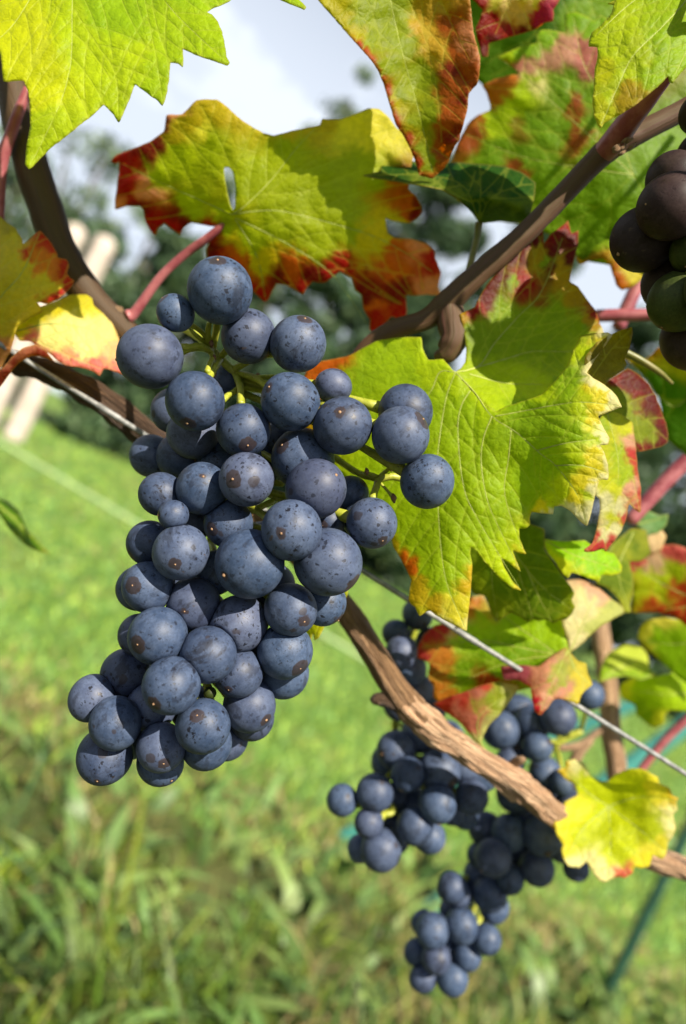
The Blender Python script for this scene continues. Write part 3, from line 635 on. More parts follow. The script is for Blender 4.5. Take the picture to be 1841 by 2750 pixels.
stick('petiole', [(1900, 1890, .40, 10), (1830, 1945, .40, 11), (1770, 2005, .40, 11), (1715, 2075, .40, 11)], M['petiole'], vine, 8, 10, .03, 15, label='thin dark red stalk crossing the silver wire')
stick('shoot', [(1600, 1600, .40, 24), (1615, 1720, .40, 25), (1632, 1850, .40, 26), (1640, 1960, .40, 27), (1655, 2060, .40, 26), (1660, 2180, .40, 25)], M['cane'], vine, 10, 16, .08, 16, .03, label='reddish brown shoot behind the yellow leaf')
stick('tendril', [(1500, 2010, .39, 9), (1560, 2000, .39, 11), (1600, 1970, .39, 10), (1625, 1950, .39, 9)], M['cane'], vine, 8, 10, .1, 17)
stick('tendril', [(1540, 2050, .39, 15), (1555, 2020, .39, 15), (1585, 1985, .39, 12)], M['cane'], vine, 6, 10, .1, 18)
stick('tendril', [(1675, 945, .262, 11), (1720, 968, .262, 10), (1770, 1000, .263, 8), (1805, 1030, .265, 4)], M['petiole_green'], vine, 8, 10, .05, 19)

YG, LIME, GRN, DGR, OLV, YEL, CRM = 'c3dc1e', 'a9cf1a', '86b414', '4f8a12', 'a3a814', 'f0e048', 'fff8c4'
RED, DRD, PNK, ORG_, SAL = 'a21e18', '701410', 'e08a80', 'c05a26', 'd9967a'

# bright upper left leaf
o1 = [(0,143),(4,179),(8,219),(36,217),(62,215),(76,250),(79,286),(80,339),(71,384),(67,429),(66,442),(76,454),(89,446),(103,429),(147,388),(187,357),(214,333),(250,308),(277,279),(304,308),(315,328),(318,326),(330,304),(346,268),(362,225),(393,250),(422,270),(435,283),(440,272),(449,241),(455,196),(456,166),(478,169),(491,179),(492,156),(489,129),(518,143),(554,156),(589,167),(612,176),(616,167),(608,152),(603,116),(596,85),(585,58),(569,38),(554,33),(574,19),(598,11),(615,2),(650,-25),(700,-30),(756,0),(779,9),(801,18),(816,25),(823,18),(803,0),(770,-60),(740,-160),(660,-260),(560,-300),(400,-300),(330,-260),(270,-180),(200,-300),(60,-380),(-120,-330),(-230,-220),(-260,-60),(-200,60),(-120,40),(-60,90),(-30,120)]
p1 = [[(230,-160),(205,-60),(194,0),(192,134),(183,205),(156,290),(89,429)], [(230,-160),(330,-90),(420,-20),(473,40),(540,105),(607,165)], [(230,-160),(400,-130),(560,-90),(700,-40),(805,12)], [(230,-160),(120,-60),(40,60),(-20,120)], [(194,20),(260,120),(310,200),(318,320)], [(380,-50),(400,60),(420,160),(437,275)]]
S = sheet(o1, p1, [(80,440,.196),(0,150,.199),(300,300,.198),(600,160,.200),(230,-150,.213),(440,60,.203),(190,150,.2005),(800,0,.208),(-200,-100,.215),(400,-280,.222)],
          [(YG,[(200,80),(330,180),(120,330),(100,420)]),('b4d420',[(480,60),(560,120),(420,220)]),('d8e22c',[(40,120),(100,100),(60,180),(90,250)]),(LIME,[(600,-100),(520,-20),(300,20)])], 8, .58, sp=64, bull=.5, seed=1)
leaf('large bright yellow green leaf filling the upper left corner', [S], vine, [(0, q) for q in p1[:4]], [(230,-160,.2135,9),(170,-120,.235,10),(60,-60,.262,12),(0,20,.28,14)], vr=1.5)

# green centre leaf with red margins
o2 = [(527,268),(505,290),(489,308),(446,308),(440,353),(402,380),(348,402),(312,415),(295,433),(308,440),(321,435),(317,469),(312,513),(308,536),(308,565),(339,554),(375,554),(384,563),(388,594),(402,620),(417,634),(424,612),(442,600),(460,616),(484,632),(493,612),(513,598),(549,605),(576,609),(590,600),(566,634),(553,670),(556,700),(600,730),(650,760),(674,779),(689,792),(709,812),(720,805),(741,763),(765,765),(792,779),(814,792),(823,774),(837,756),(868,761),(890,747),(912,729),(944,747),(953,779),(970,792),(975,832),(993,859),(991,886),(1002,897),(1028,881),(1035,868),(1051,850),(1073,859),(1087,863),(1093,841),(1089,792),(1113,794),(1149,792),(1185,794),(1176,770),(1185,734),(1169,694),(1167,674),(1145,654),(1100,640),(1060,640),(1040,625),(1035,585),(1055,594),(1078,598),(1100,600),(1122,585),(1133,571),(1131,554),(1118,527),(1096,509),(1100,470),(1110,420),(1096,366),(1064,344),(1046,317),(1017,292),(988,290),(957,304),(912,321),(863,319),(859,335),(787,350),(734,364),(707,357),(667,335),(636,312),(609,286),(585,268),(553,266)]
p2 = [[(622,576),(680,568),(752,567),(868,594),(1002,634),(1090,680),(1160,730)], [(622,576),(655,555),(725,487),(792,402),(850,340)], [(622,576),(560,548),(513,527),(424,487),(330,440)], [(632,590),(690,690),(712,800)], [(632,585),(780,660),(900,745),(985,870)], [(636,560),(620,450),(580,360),(540,285)]]
S = sheet(o2, p2, [(622,576,.270),(540,280,.262),(310,440,.283),(330,560,.29),(400,520,.279),(480,600,.283),(700,470,.266),(850,340,.264),(1040,320,.268),(1000,560,.272),(1150,720,.284),(980,870,.292),(720,790,.287),(560,690,.283),(820,640,.271)],
          [('98a612',[(560,400),(700,480),(820,520),(900,480),(760,400),(920,600),(850,640),(740,600),(960,440)]),('a4b218',[(480,420),(430,470),(520,560),(600,600),(670,640)]),('b9a436',[(520,330),(600,300),(470,350),(760,355),(880,330)]),('d8cf62',[(930,350),(985,350),(1000,330),(545,360)]),  # pale upper spots paint sun flecks into the leaf colour
           (RED,[(350,450),(330,500),(400,600),(470,615),(345,545),(560,620),(700,790),(590,700),(620,720),(1000,850),(900,735),(820,770),(1080,830),(1150,690)]),(DRD,[(440,320),(420,380),(380,410),(360,560),(480,600),(560,660),(760,740),(840,745),(1060,780),(980,800),(1110,560)]),(SAL,[(455,315),(320,555),(1160,780),(1120,660),(390,500)]),(ORG_,[(620,690),(660,700),(780,720),(1060,660),(1090,560),(1000,830),(1060,720)]),('c7b326',[(640,650),(700,700),(1000,640),(1060,600)])],
          8, .74, holes=[[(600,450),(612,447),(625,462),(633,505),(632,555),(624,568),(614,540),(604,490)]], sp=75, bull=.4, und=1.6, seed=2)
leaf('green leaf with ragged dark red margins above the large grape bunch', [S], vine, [(0, q) for q in p2[:5]], vr=2.1)

# hanging red green folded leaf, top centre
o3 = [(854,0),(886,36),(921,76),(957,116),(993,156),(1015,188),(1029,223),(1040,259),(1051,295),(1062,335),(1087,371),(1102,402),(1113,429),(1125,470),(1160,480),(1195,450),(1203,433),(1221,393),(1232,375),(1243,339),(1254,295),(1258,250),(1279,228),(1287,201),(1290,156),(1279,116),(1270,85),(1268,60),(1262,0),(1240,-100),(1150,-170),(1000,-170),(880,-110),(830,-40)]
p3 = [[(1060,-150),(1040,-60),(1060,60),(1090,180),(1130,320),(1160,460)], [(1060,-150),(1150,-60),(1210,60),(1260,160)], [(1060,-150),(980,-60),(960,40),(1000,140)]]
S = sheet(o3, p3, [(870,20,.235),(1000,160,.238),(1060,330,.246),(1160,470,.252),(1130,200,.247),(1200,200,.242),(1280,160,.236),(1060,-150,.236),(1240,330,.243),(1100,40,.246),(1250,0,.238)],
          [('93a41a',[(960,60),(1010,110),(1050,180),(1085,250),(1105,330),(1135,400),(1000,40),(1080,100),(1130,200),(1140,300),(1060,20),(1150,430)]),('c2b828',[(880,15),(920,55),(960,95),(1075,262),(1098,340)]),('b8421e',[(955,125),(1010,195),(1038,255),(1060,330),(1098,405),(1120,450),(985,150),(1080,372)]),
           ('b0581e',[(1200,60),(1230,140),(1220,230),(1205,320),(1190,400),(1262,180),(1240,300),(1170,460)]),('d0a84c',[(1165,140),(1175,20),(1140,80)]),('d8906a',[(1280,150),(1255,110)]),('8e2c16',[(1230,190),(1245,270),(1215,370)])], 9, .60, sp=80, seed=3, und=2.4)
leaf('hanging folded leaf, green with orange red edges, top centre', [S], vine, [(0, p3[0])], [(1060,-150,.2365,10),(1090,-260,.245,11),(1180,-380,.25,12),(1320,-480,.25,13)], vr=1.8)
# red leaf top
o4 = [(1250,-20),(1297,27),(1284,58),(1275,80),(1285,120),(1295,152),(1311,154),(1313,116),(1337,109),(1391,94),(1436,80),(1462,62),(1485,58),(1487,40),(1485,27),(1498,9),(1503,0),(1490,-80),(1350,-100),(1270,-80)]
S = sheet(o4, [[(1400,-90),(1370,0),(1330,90)]], [(1300,100,.262),(1400,0,.257),(1490,40,.266),(1400,80,.268),(1380,-90,.262)],
          [(RED,[(1300,90),(1330,40),(1290,30),(1370,85)]),(DRD,[(1320,100),(1420,75),(1295,140)]),('e8c98a',[(1360,20),(1400,35),(1430,15)]),('e0d77a',[(1345,5),(1450,5),(1400,-30)]),('c8506a',[(1465,40),(1480,20),(1440,60)])], 9, .5, seed=4, und=2.5)
leaf('crinkled crimson leaf with cream patches at the top edge', [S], vine)
# green leaf behind at top right
oA = [(1225,60),(1260,-80),(1400,-160),(1560,-140),(1680,-60),(1720,60),(1700,180),(1600,260),(1480,300),(1360,280),(1260,200)]
S = sheet(oA, [[(1500,-120),(1450,40),(1380,220)],[(1500,-120),(1600,40),(1620,220)]], [(1250,60,.325),(1480,60,.315),(1700,60,.32),(1450,280,.33)], [('6c9a10',[(1350,150),(1280,180),(1330,220)]),('9bc81c',[(1600,20),(1560,60),(1640,-40)]),('55860e',[(1500,-50),(1450,30),(1420,120)])], 14, .42, seed=5)
leaf('plain green leaf deep behind the crimson leaf', [S], vine)
# broad green leaf on the right, pink upper margin
o5 = [(1333,154),(1373,134),(1409,121),(1440,116),(1438,94),(1449,80),(1480,80),(1520,89),(1516,67),(1516,36),(1543,31),(1570,40),(1596,58),(1610,38),(1630,50),(1700,80),(1820,110),(1920,200),(1960,400),(1910,620),(1800,700),(1720,735),(1640,712),(1560,700),(1500,640),(1430,610),(1380,600),(1300,590),(1230,540),(1185,490),(1205,440),(1213,429),(1230,379),(1257,330),(1284,308),(1315,297),(1317,286),(1306,250),(1293,228),(1333,210),(1378,199),(1395,203),(1378,183),(1364,170)]
p5 = [[(1700,470),(1600,380),(1500,290),(1400,200),(1345,160)],[(1700,470),(1640,300),(1570,180),(1540,50)],[(1700,470),(1560,450),(1400,420),(1250,360)],[(1700,470),(1600,560),(1480,610)],[(1700,470),(1780,600),(1790,680)]]
S = sheet(o5, p5, [(1333,154,.293),(1530,40,.287),(1300,230,.297),(1250,350,.302),(1450,300,.290),(1600,350,.285),(1700,470,.283),(1450,560,.295),(1700,720,.298),(1900,400,.29),(1250,520,.303)],
          [('7ca414',[(1520,270),(1580,270),(1520,330),(1590,340),(1500,230),(1540,230),(1350,390),(1420,420),(1430,480),(1330,440),(1600,420),(1480,350),(1650,500),(1700,600),(1560,560),(1480,460),(1800,400),(1800,600),(1430,330)]),('8fbc2c',[(1480,110),(1420,140),(1540,60),(1400,150),(1580,80)]),('bcd81e',[(1370,155),(1420,250),(1380,300),(1440,220),(1330,330),(1400,280)]),
           ('d9a08c',[(1520,130),(1500,140),(1450,180),(1420,190)]),('c57a72',[(1570,140),(1410,175),(1590,180)]),('c8763c',[(1340,220),(1370,215),(1300,235),(1330,260),(1270,320)]),('a05028',[(1547,280),(1556,325),(1560,370),(1275,365),(1385,460)]),('8a7a20',[(1400,345)]),('f0e8a0',[(1440,210),(1450,235)])], 10, .56, sp=90, seed=6, und=1.8)
leaf('broad green leaf with pink upper margin behind the rising shoot', [S], vine, [(0, q) for q in p5[:3]], vr=1.7)
# bright yellow green leaf, top right corner
o6 = [(1654,0),(1630,9),(1648,11),(1641,36),(1610,71),(1587,89),(1581,109),(1579,123),(1603,125),(1605,147),(1596,188),(1594,232),(1590,277),(1594,308),(1605,335),(1614,344),(1621,330),(1654,313),(1699,286),(1735,259),(1766,232),(1795,203),(1797,219),(1806,223),(1824,201),(1841,183),(1900,140),(1980,60),(2000,-60),(1950,-170),(1840,-200),(1720,-120),(1680,-50)]
p6 = [[(1900,-100),(1850,-10),(1780,70),(1700,150),(1660,230),(1614,335)],[(1900,-100),(1780,-50),(1680,20),(1600,95)],[(1900,-100),(1890,20),(1850,120),(1806,215)]]
S = sheet(o6, p6, [(1614,340,.197),(1590,120,.203),(1700,150,.198),(1841,180,.197),(1650,10,.206),(1850,-10,.204),(1980,50,.203),(1840,-190,.218)],
          [('c4dc20',[(1680,200),(1640,250),(1640,120),(1720,130)]),('a6cc1c',[(1780,120),(1760,200),(1820,150)]),('d6dc30',[(1620,280),(1610,320),(1610,180)]),('b9a020',[(1670,265),(1700,240)])], 9, .56, sp=70, bull=.5, seed=7)
leaf('bright yellow green pointed leaf in the upper right corner', [S], vine, [(0, q) for q in p6], [(1900,-100,.205,11),(1960,-160,.20,11),(2000,-120,.186,13)], vr=2.1)
# small dark green leaf seen edge on
o7 = [(973,471),(1020,460),(1024,433),(1078,426),(1096,433),(1136,433),(1208,435),(1288,440),(1355,446),(1404,464),(1438,491),(1436,522),(1427,563),(1418,594),(1382,598),(1342,594),(1297,600),(1284,594),(1266,571),(1226,531),(1186,509),(1141,500),(1064,487),(1011,478)]
S = sheet(o7, [[(1286,597),(1320,531),(1391,500),(1430,495)],[(1286,597),(1244,500),(1141,470),(980,471)],[(1286,597),(1290,520),(1288,445)]], [(973,471,.262),(1141,435,.278),(1355,446,.282),(1438,500,.270),(1244,503,.254),(1141,488,.255),(1330,535,.253),(1400,560,.256),(1286,597,.268),(1350,597,.268)],
          [('356b2e',[(1290,520),(1330,500),(1270,540),(1100,450),(1200,455),(1300,470),(1380,490),(1250,480)]),('86a040',[(1141,489),(1244,503),(1320,533),(1391,560)]),('5c7a18',[(1290,570),(1340,580),(1250,530),(1400,585)])], 7, .40, sp=60, seed=8, hard=6)
leaf('small dark green leaf with folded edge on a thin stalk', [S], vine, [], [(1286,598,.268,11),(1280,640,.268,9),(1265,700,.267,9),(1252,750,.266,10),(1246,800,.264,12)], 'petiole_green', vr=2.1)

# large lobed leaf right of the bunch: one broad blade whose right half folds forward over its upper lobe
oM = [(1222,998),(1216,995),(1203,979),(1189,964),(1149,966),(1136,940),(1131,905),(1073,905),(1010,915),(957,944),(930,957),(895,964),(863,970),(825,985),(800,1060),(830,1200),(900,1290),(960,1340),(1030,1400),(1051,1450),(1055,1468),(1073,1495),(1091,1530),(1104,1557),(1100,1579),(1096,1611),(1104,1624),(1113,1629),(1125,1655),(1145,1642),(1154,1640),(1168,1651),(1199,1669),(1230,1684),(1253,1696),(1257,1646),(1262,1602),(1266,1557),(1268,1513),(1262,1486),(1264,1468),(1275,1477),(1297,1504),(1320,1530),(1346,1557),(1378,1582),(1400,1586),(1373,1557),(1355,1526),(1344,1497),(1355,1504),(1378,1521),(1398,1537),(1387,1508),(1375,1477),(1395,1486),(1413,1488),(1404,1468),(1395,1446),(1393,1419),(1409,1421),(1424,1410),(1422,1392),(1427,1374),(1454,1379),(1485,1381),(1487,1361),(1507,1358),(1534,1374),(1556,1399),(1576,1414),(1587,1379),(1596,1338),(1605,1303),(1610,1287),(1632,1289),(1634,1279),(1632,1247),(1623,1216),(1610,1196),(1632,1194),(1637,1176),(1623,1154),(1614,1136),(1605,1118),(1619,1113),(1650,1100),(1670,1093),(1659,1069),(1645,1051),(1623,1033),(1592,1015),(1574,1000),(1583,988),(1605,953),(1632,917),(1645,901),(1632,892),(1587,895),(1556,904),(1540,940),(1520,985),(1490,1022),(1450,1062),(1400,1078),(1355,1092),(1330,1106),(1300,1083),(1262,1043)]
pM = [[(1222,1000),(1275,1055),(1320,1118),(1387,1162),(1453,1220),(1494,1252),(1550,1330),(1574,1405)],[(1222,1000),(1195,1080),(1172,1250),(1176,1365),(1185,1486),(1203,1579),(1250,1690)],[(1222,1000),(1180,1000),(1154,1055),(1090,1120),(1000,1200)],[(1262,1050),(1238,1091),(1229,1158),(1243,1300),(1279,1388),(1395,1580)],[(1320,1118),(1297,1180),(1292,1250),(1310,1350),(1350,1440),(1397,1535)],[(1372,1155),(1365,1230),(1355,1330),(1400,1470)],[(1330,1118),(1400,1105),(1480,1090),(1560,1080),(1660,1090)],[(1440,1210),(1520,1190),(1600,1180)],[(1490,1250),(1560,1250),(1630,1270)],[(1480,1088),(1540,1010),(1590,930),(1635,898)],[(1453,1225),(1450,1300),(1470,1375)]]
dM = [(1222,1000,0.2430),(1387,1162,0.2333),(1453,1220,0.2308),(1420,1190,0.2320),(1446,1240,0.2322),(1420,1285,0.2345),(1413,1340,0.2368),(1400,1310,0.2362),(1427,1374,0.2372),(1395,1580,0.2400),(1320,1350,0.2360),(1250,1690,0.2360),(1200,1500,0.2380),(1110,1600,0.2430),(1055,1468,0.2480),(1176,1300,0.2410),(1000,1200,0.2520),(870,1000,0.2590),(1000,1000,0.2530),(1100,960,0.2500),(1500,1340,0.2302),(1576,1410,0.2320),(1630,1280,0.2259),(1620,1150,0.2236),(1670,1093,0.2239),(1574,1000,0.2253),(1640,900,0.2290),(1556,904,0.2353),(1490,1025,0.2296),(1400,1082,0.2338),(1500,1150,0.2252),(1560,1080,0.2232),(1560,1250,0.2241),(1300,1085,0.2385),(1262,1045,0.2415),(1330,1108,0.2365)]
oU = [(1222,998),(1262,1045),(1300,1085),(1330,1110),(1400,1112),(1500,1095),(1590,1050),(1640,960),(1619,886),(1610,868),(1601,837),(1587,819),(1570,796),(1552,770),(1529,756),(1538,712),(1552,658),(1554,618),(1534,627),(1525,591),(1512,604),(1480,627),(1460,654),(1458,618),(1431,627),(1391,658),(1355,689),(1333,729),(1297,779),(1275,825),(1233,843),(1241,868),(1248,904),(1253,939),(1250,971),(1237,990)]
pU = [[(1222,1000),(1284,984),(1328,921),(1391,850),(1453,783),(1510,640)],[(1240,998),(1355,965),(1430,944),(1530,944),(1620,930)],[(1260,1005),(1360,1030),(1480,1032)]]
dU = [(1222,1000,0.243),(1233,850,0.249),(1520,610,0.262),(1453,783,0.257),(1600,870,0.262),(1640,960,0.268),(1590,1050,0.267),(1500,1090,0.263),(1400,1105,0.251),(1360,1000,0.252),(1300,1085,0.2385),(1262,1045,0.2415),(1330,1108,0.237)]
cM = [('a6c614',[(1100,1000),(950,1010),(1180,1100),(1250,1100),(1280,1200),(1330,1250),(1100,1100),(1000,960),(1060,1300),(1140,1350),(1230,1350),(1300,1400),(1350,1300),(1200,1450),(1130,1450),(1210,1520),(1150,1520),(1230,1500),(1190,1560),(1110,1400),(1080,1440)]),('c2dc1c',[(1215,1030),(1170,970),(1290,1070),(1400,1030),(1300,1030),(1450,1050),(1140,1000),(1350,1480),(1380,1560),(1390,1440)]),('94b212',[(1350,850),(1420,900),(1300,920),(1500,850),(1480,940),(1550,880),(1380,760),(1460,720),(1270,880)]),
           (DRD,[(1420,660),(1390,690),(1345,750),(1490,680),(1530,650),(1300,800),(1545,690),(1470,730),(1440,650)]),(RED,[(1470,640),(1510,615),(1400,745),(1270,830),(1605,850),(1595,835),(1405,770)]),('c09a1c',[(1510,700),(1430,720),(1560,800),(1590,870),(1240,850),(1505,740),(1435,690)]),
           ('e8de50',[(1235,1640),(1210,1660),(1240,1600),(1130,1640),(1395,1575),(1405,1480)]),('d8b83c',[(1108,1612),(1098,1560),(1258,1560),(1165,1630),(1060,1475)]),('d86a28',[(1093,1535),(1078,1508),(895,968),(870,975)]),('f2e890',[(1245,1670),(1200,1665)]),
      ('9abe16',[(1450,1100),(1480,1160),(1520,1060),(1420,1140),(1500,1250),(1540,1020),(1450,1200),(1540,1160),(1430,1290),(1455,1250),(1408,1312),(1420,1340),(1445,1320),(1400,1100)]),('c2d822',[(1560,1110),(1540,1230),(1560,1320),(1500,1320),(1570,1050),(1590,1180),(1470,1350),(1560,960)]),('f0e050',[(1585,1130),(1590,1215),(1575,1270),(1530,1330),(1575,1040),(1560,1300),(1600,1090),(1590,1240),(1610,1060),(1540,1350),(1580,1300),(1450,1365),(1600,930)]),(CRM,[(1640,1075),(1632,1262),(1612,1130),(1590,1310),(1560,1385),(1535,1368),(1583,1005),(1622,1035),(1640,1055),(1630,1180),(1606,1200),(1598,1335),(1480,1375),(1616,905),(1625,1250),(1600,1290),(1580,1380),(1650,1080),(1600,1020),(1610,1170),(1570,1400),(1500,1365),(1630,905),(1620,1210),(1590,980),(1615,1105)])]
SA = sheet(oM, pM, dM, cM, 6.5, .60, sp=72, bull=.5, und=.9, seed=9)
SB = sheet(oU, pU, dU, cM, 7.5, .52, sp=62, bull=.35, und=.9, seed=9)
oC = [(1640,898),(1668,886),(1697,877),(1699,895),(1692,930),(1677,966),(1683,979),(1674,993),(1654,1006),(1634,1020),(1625,1033),(1595,1020),(1570,1005),(1570,960),(1600,920)]
SCc = sheet(oC, [[(1590,1010),(1640,940),(1697,880)]], [(1640,898,.2295),(1697,880,.234),(1680,970,.231),(1625,1033,.2265),(1572,1000,.2262)], [('a89a20',[(1650,950),(1620,990)]),('b8ac34',[(1680,900),(1660,985),(1640,920)]),('7a1a0c',[(1699,878)])], 7, .36, seed=11, und=.8)
leaf('large lobed green leaf with curled creamy yellow edge right of the bunch', [SA, SB, SCc], vine, [(0, q) for q in pM[:9]] + [(1, q) for q in pU], vr=2.2)

# leaves behind it on the right
o9 = [(1590,1150),(1619,1113),(1650,1104),(1677,1118),(1699,1136),(1704,1176),(1708,1212),(1712,1261),(1721,1312),(1721,1374),(1717,1379),(1688,1352),(1683,1388),(1668,1428),(1645,1459),(1625,1483),(1623,1472),(1596,1481),(1570,1483),(1570,1475),(1592,1459),(1605,1414),(1612,1370),(1610,1338),(1596,1330),(1585,1250)]
S = sheet(o9, [[(1630,1110),(1660,1250),(1640,1400),(1580,1480)],[(1630,1110),(1690,1250),(1718,1375)]], [(1630,1110,.246),(1700,1200,.249),(1720,1370,.252),(1580,1480,.243),(1620,1300,.241)],
          [('dfe24a',[(1640,1200),(1650,1300),(1670,1150),(1620,1250),(1640,1380)]),('b8d040',[(1620,1150),(1670,1270),(1660,1230)]),('d2484a',[(1710,1330),(1715,1260),(1680,1390),(1600,1470),(1640,1450),(1705,1230),(1610,1440)]),('f0b8a0',[(1690,1180),(1695,1300)]),(CRM,[(1630,1420),(1610,1350),(1650,1420),(1660,1350)])], 8, .5, seed=12, hard=6)
leaf('yellow leaf with pinkish red edge hanging behind the curled leaf', [S], vine, [(0,[(1630,1110),(1660,1250),(1640,1400)])], vr=1.5)
o9b = [(1634,1020),(1663,1002),(1686,988),(1717,1006),(1744,1033),(1762,1064),(1775,1100),(1788,1136),(1795,1167),(1793,1189),(1775,1200),(1739,1209),(1712,1214),(1706,1198),(1690,1149),(1640,1110),(1600,1060)]
S = sheet(o9b, [[(1620,1070),(1700,1100),(1790,1180)]], [(1634,1040,.256),(1700,1000,.260),(1790,1180,.264),(1700,1150,.256)], [('6e1c16',[(1690,1010),(1720,1040),(1750,1080),(1770,1150),(1760,1190)]),('8c2824',[(1660,1015),(1700,1060),(1780,1130),(1720,1200)]),('98a838',[(1660,1080),(1710,1130),(1730,1150),(1650,1060)])], 9, .5, seed=13, hard=6)
leaf('dark crimson edged leaf piece right of the curled leaf', [S], vine)
o10 = [(1670,955),(1730,968),(1770,930),(1790,945),(1841,975),(1920,990),(1930,1200),(1850,1230),(1790,1180),(1770,1070),(1740,1020)]
S = sheet(o10, [[(1900,1000),(1820,1090),(1760,1060)]], [(1690,960,.31),(1900,1000,.30),(1800,1170,.315)], [('5f9a1c',[(1800,1050),(1841,1100),(1760,1020)]),('d2d440',[(1780,940),(1800,965),(1830,975)]),('e08838',[(1770,932)])], 12, .42, seed=14)
leaf('green leaf at the right edge under the shaded grapes', [S], vine, [(0,[(1900,1000),(1820,1090),(1760,1060)])], vr=2.5)
o18 = [(1545,690),(1556,650),(1600,625),(1680,620),(1740,660),(1740,735),(1700,770),(1668,780),(1654,765),(1637,712),(1619,694),(1587,698),(1556,712)]
S = sheet(o18, [[(1730,680),(1640,670),(1560,700)]], [(1556,700,.30),(1650,690,.293),(1730,700,.30),(1668,780,.297)], [('a8cc28',[(1620,650),(1600,670),(1650,640)]),('e0a848',[(1560,705),(1600,690),(1630,700)]),('d87028',[(1660,760),(1650,725)]),('f0e070',[(1690,740),(1680,725)])], 10, .5, seed=15)
leaf('small orange and yellow leaf tip beside the shaded grapes', [S], vine)

# left edge leaves
o11 = [(30,880),(60,850),(107,823),(150,808),(188,792),(232,790),(248,801),(250,819),(277,841),(304,872),(319,908),(324,939),(330,985),(333,1006),(308,997),(277,988),(268,1011),(250,997),(223,988),(179,982),(156,971),(134,950),(105,935),(80,915),(50,915)]
S = sheet(o11, [[(40,890),(140,870),(250,890),(320,960)],[(40,890),(150,940),(270,990)]], [(40,890,.262),(240,795,.268),(330,990,.262),(180,880,.258),(200,980,.256)],
          [('fbf0a0',[(170,860),(220,880),(270,900),(160,920),(230,930),(140,900)]),('d8cc50',[(210,810),(240,815),(160,820),(100,840),(60,870)]),('e0807a',[(250,960),(200,965),(300,975),(160,955),(100,920),(320,1000)]),('f0c090',[(290,930),(310,945),(180,945)])], 9, .72, seed=16, und=1.5)
leaf('cream yellow leaf with pink lower margin left of the bunch', [S], vine, [(0,[(40,890),(140,870),(250,890)])], vr=2.5)
o12 = [(0,580),(18,598),(40,612),(58,640),(60,658),(71,649),(89,631),(105,618),(116,627),(138,654),(152,680),(154,692),(179,696),(185,712),(179,734),(188,747),(199,752),(192,770),(174,788),(152,805),(125,817),(98,810),(116,837),(80,854),(45,877),(40,890),(36,912),(27,944),(0,990),(-30,1020),(-90,990),(-130,850),(-130,700),(-60,600)]
S = sheet(o12, [[(-60,900),(0,800),(60,730),(105,625)],[(-60,900),(40,850),(110,800),(195,755)],[(-60,900),(-20,740),(0,590)]], [(-60,900,.268),(105,620,.262),(195,755,.26),(30,900,.258),(0,590,.266),(40,760,.256)],
          [('dcc84c',[(30,640),(20,700),(60,720),(20,780),(70,790),(20,850),(50,860),(130,770),(40,740),(40,670),(80,760),(110,760),(20,820),(80,830)]),('d8803c',[(100,720),(115,690),(140,730),(75,690)]),('c23428',[(130,650),(145,670),(60,690),(175,720),(160,790),(130,800),(180,760),(110,640)]),('b8a83c',[(10,600),(30,620)]),('e0a070',[(5,940),(20,960)])], 9, .6, seed=17, und=1.5)
leaf('yellow leaf blotched orange and red at the left edge', [S], vine, [(0,[(-60,900),(0,800),(60,730),(105,625)])], vr=2.5)
o12b = [(-60,1040),(10,985),(35,955),(60,935),(95,925),(120,940),(150,975),(120,960),(85,955),(50,975),(25,1005),(0,1040),(-40,1070)]
S = sheet(o12b, [], [(0,1010,.255),(90,930,.252),(140,970,.258)], [('d88870',[(20,975),(60,945),(100,935)]),('a84838',[(120,945),(40,985),(0,1030)])], 8, .5, seed=18)
leaf('curled pink brown leaf edge over the old cane', [S], vine)
o16 = [(0,1338),(27,1352),(49,1370),(62,1401),(76,1428),(98,1450),(116,1468),(134,1488),(107,1481),(76,1468),(45,1441),(18,1410),(0,1383),(-60,1340),(-140,1260),(-60,1290)]
S = sheet(o16, [[(-120,1270),(0,1360),(130,1486)]], [(130,1486,.36),(0,1360,.35),(-120,1270,.345),(50,1420,.347)], [('68940e',[(30,1400),(0,1360),(80,1450)]),('8cae1c',[(60,1430),(-60,1310)])], 9, .66, seed=19)
leaf('narrow green leaf tip poking in from the left over the lawn', [S], vine, [(0,[(-120,1270),(0,1360),(130,1486)])], [(-120,1270,.345,9),(-300,1160,.33,10),(-420,1000,.31,11)], 'petiole_green', vr=2.5)
o17 = [(935,1588),(930,1602),(921,1620),(908,1633),(890,1638),(877,1655),(868,1687),(854,1713),(843,1720),(841,1700),(834,1713),(832,1727),(828,1704),(815,1690),(800,1640),(830,1590),(880,1560),(920,1560)]
S = sheet(o17, [[(880,1565),(870,1630),(845,1715)]], [(880,1560,.248),(930,1590,.243),(840,1715,.244)], [('d8dc2c',[(900,1610),(860,1660)]),('b8c41c',[(840,1690),(920,1590)])], 7, .5, seed=20)
leaf('little yellow leaf peeping out behind the large bunch', [S], vine)

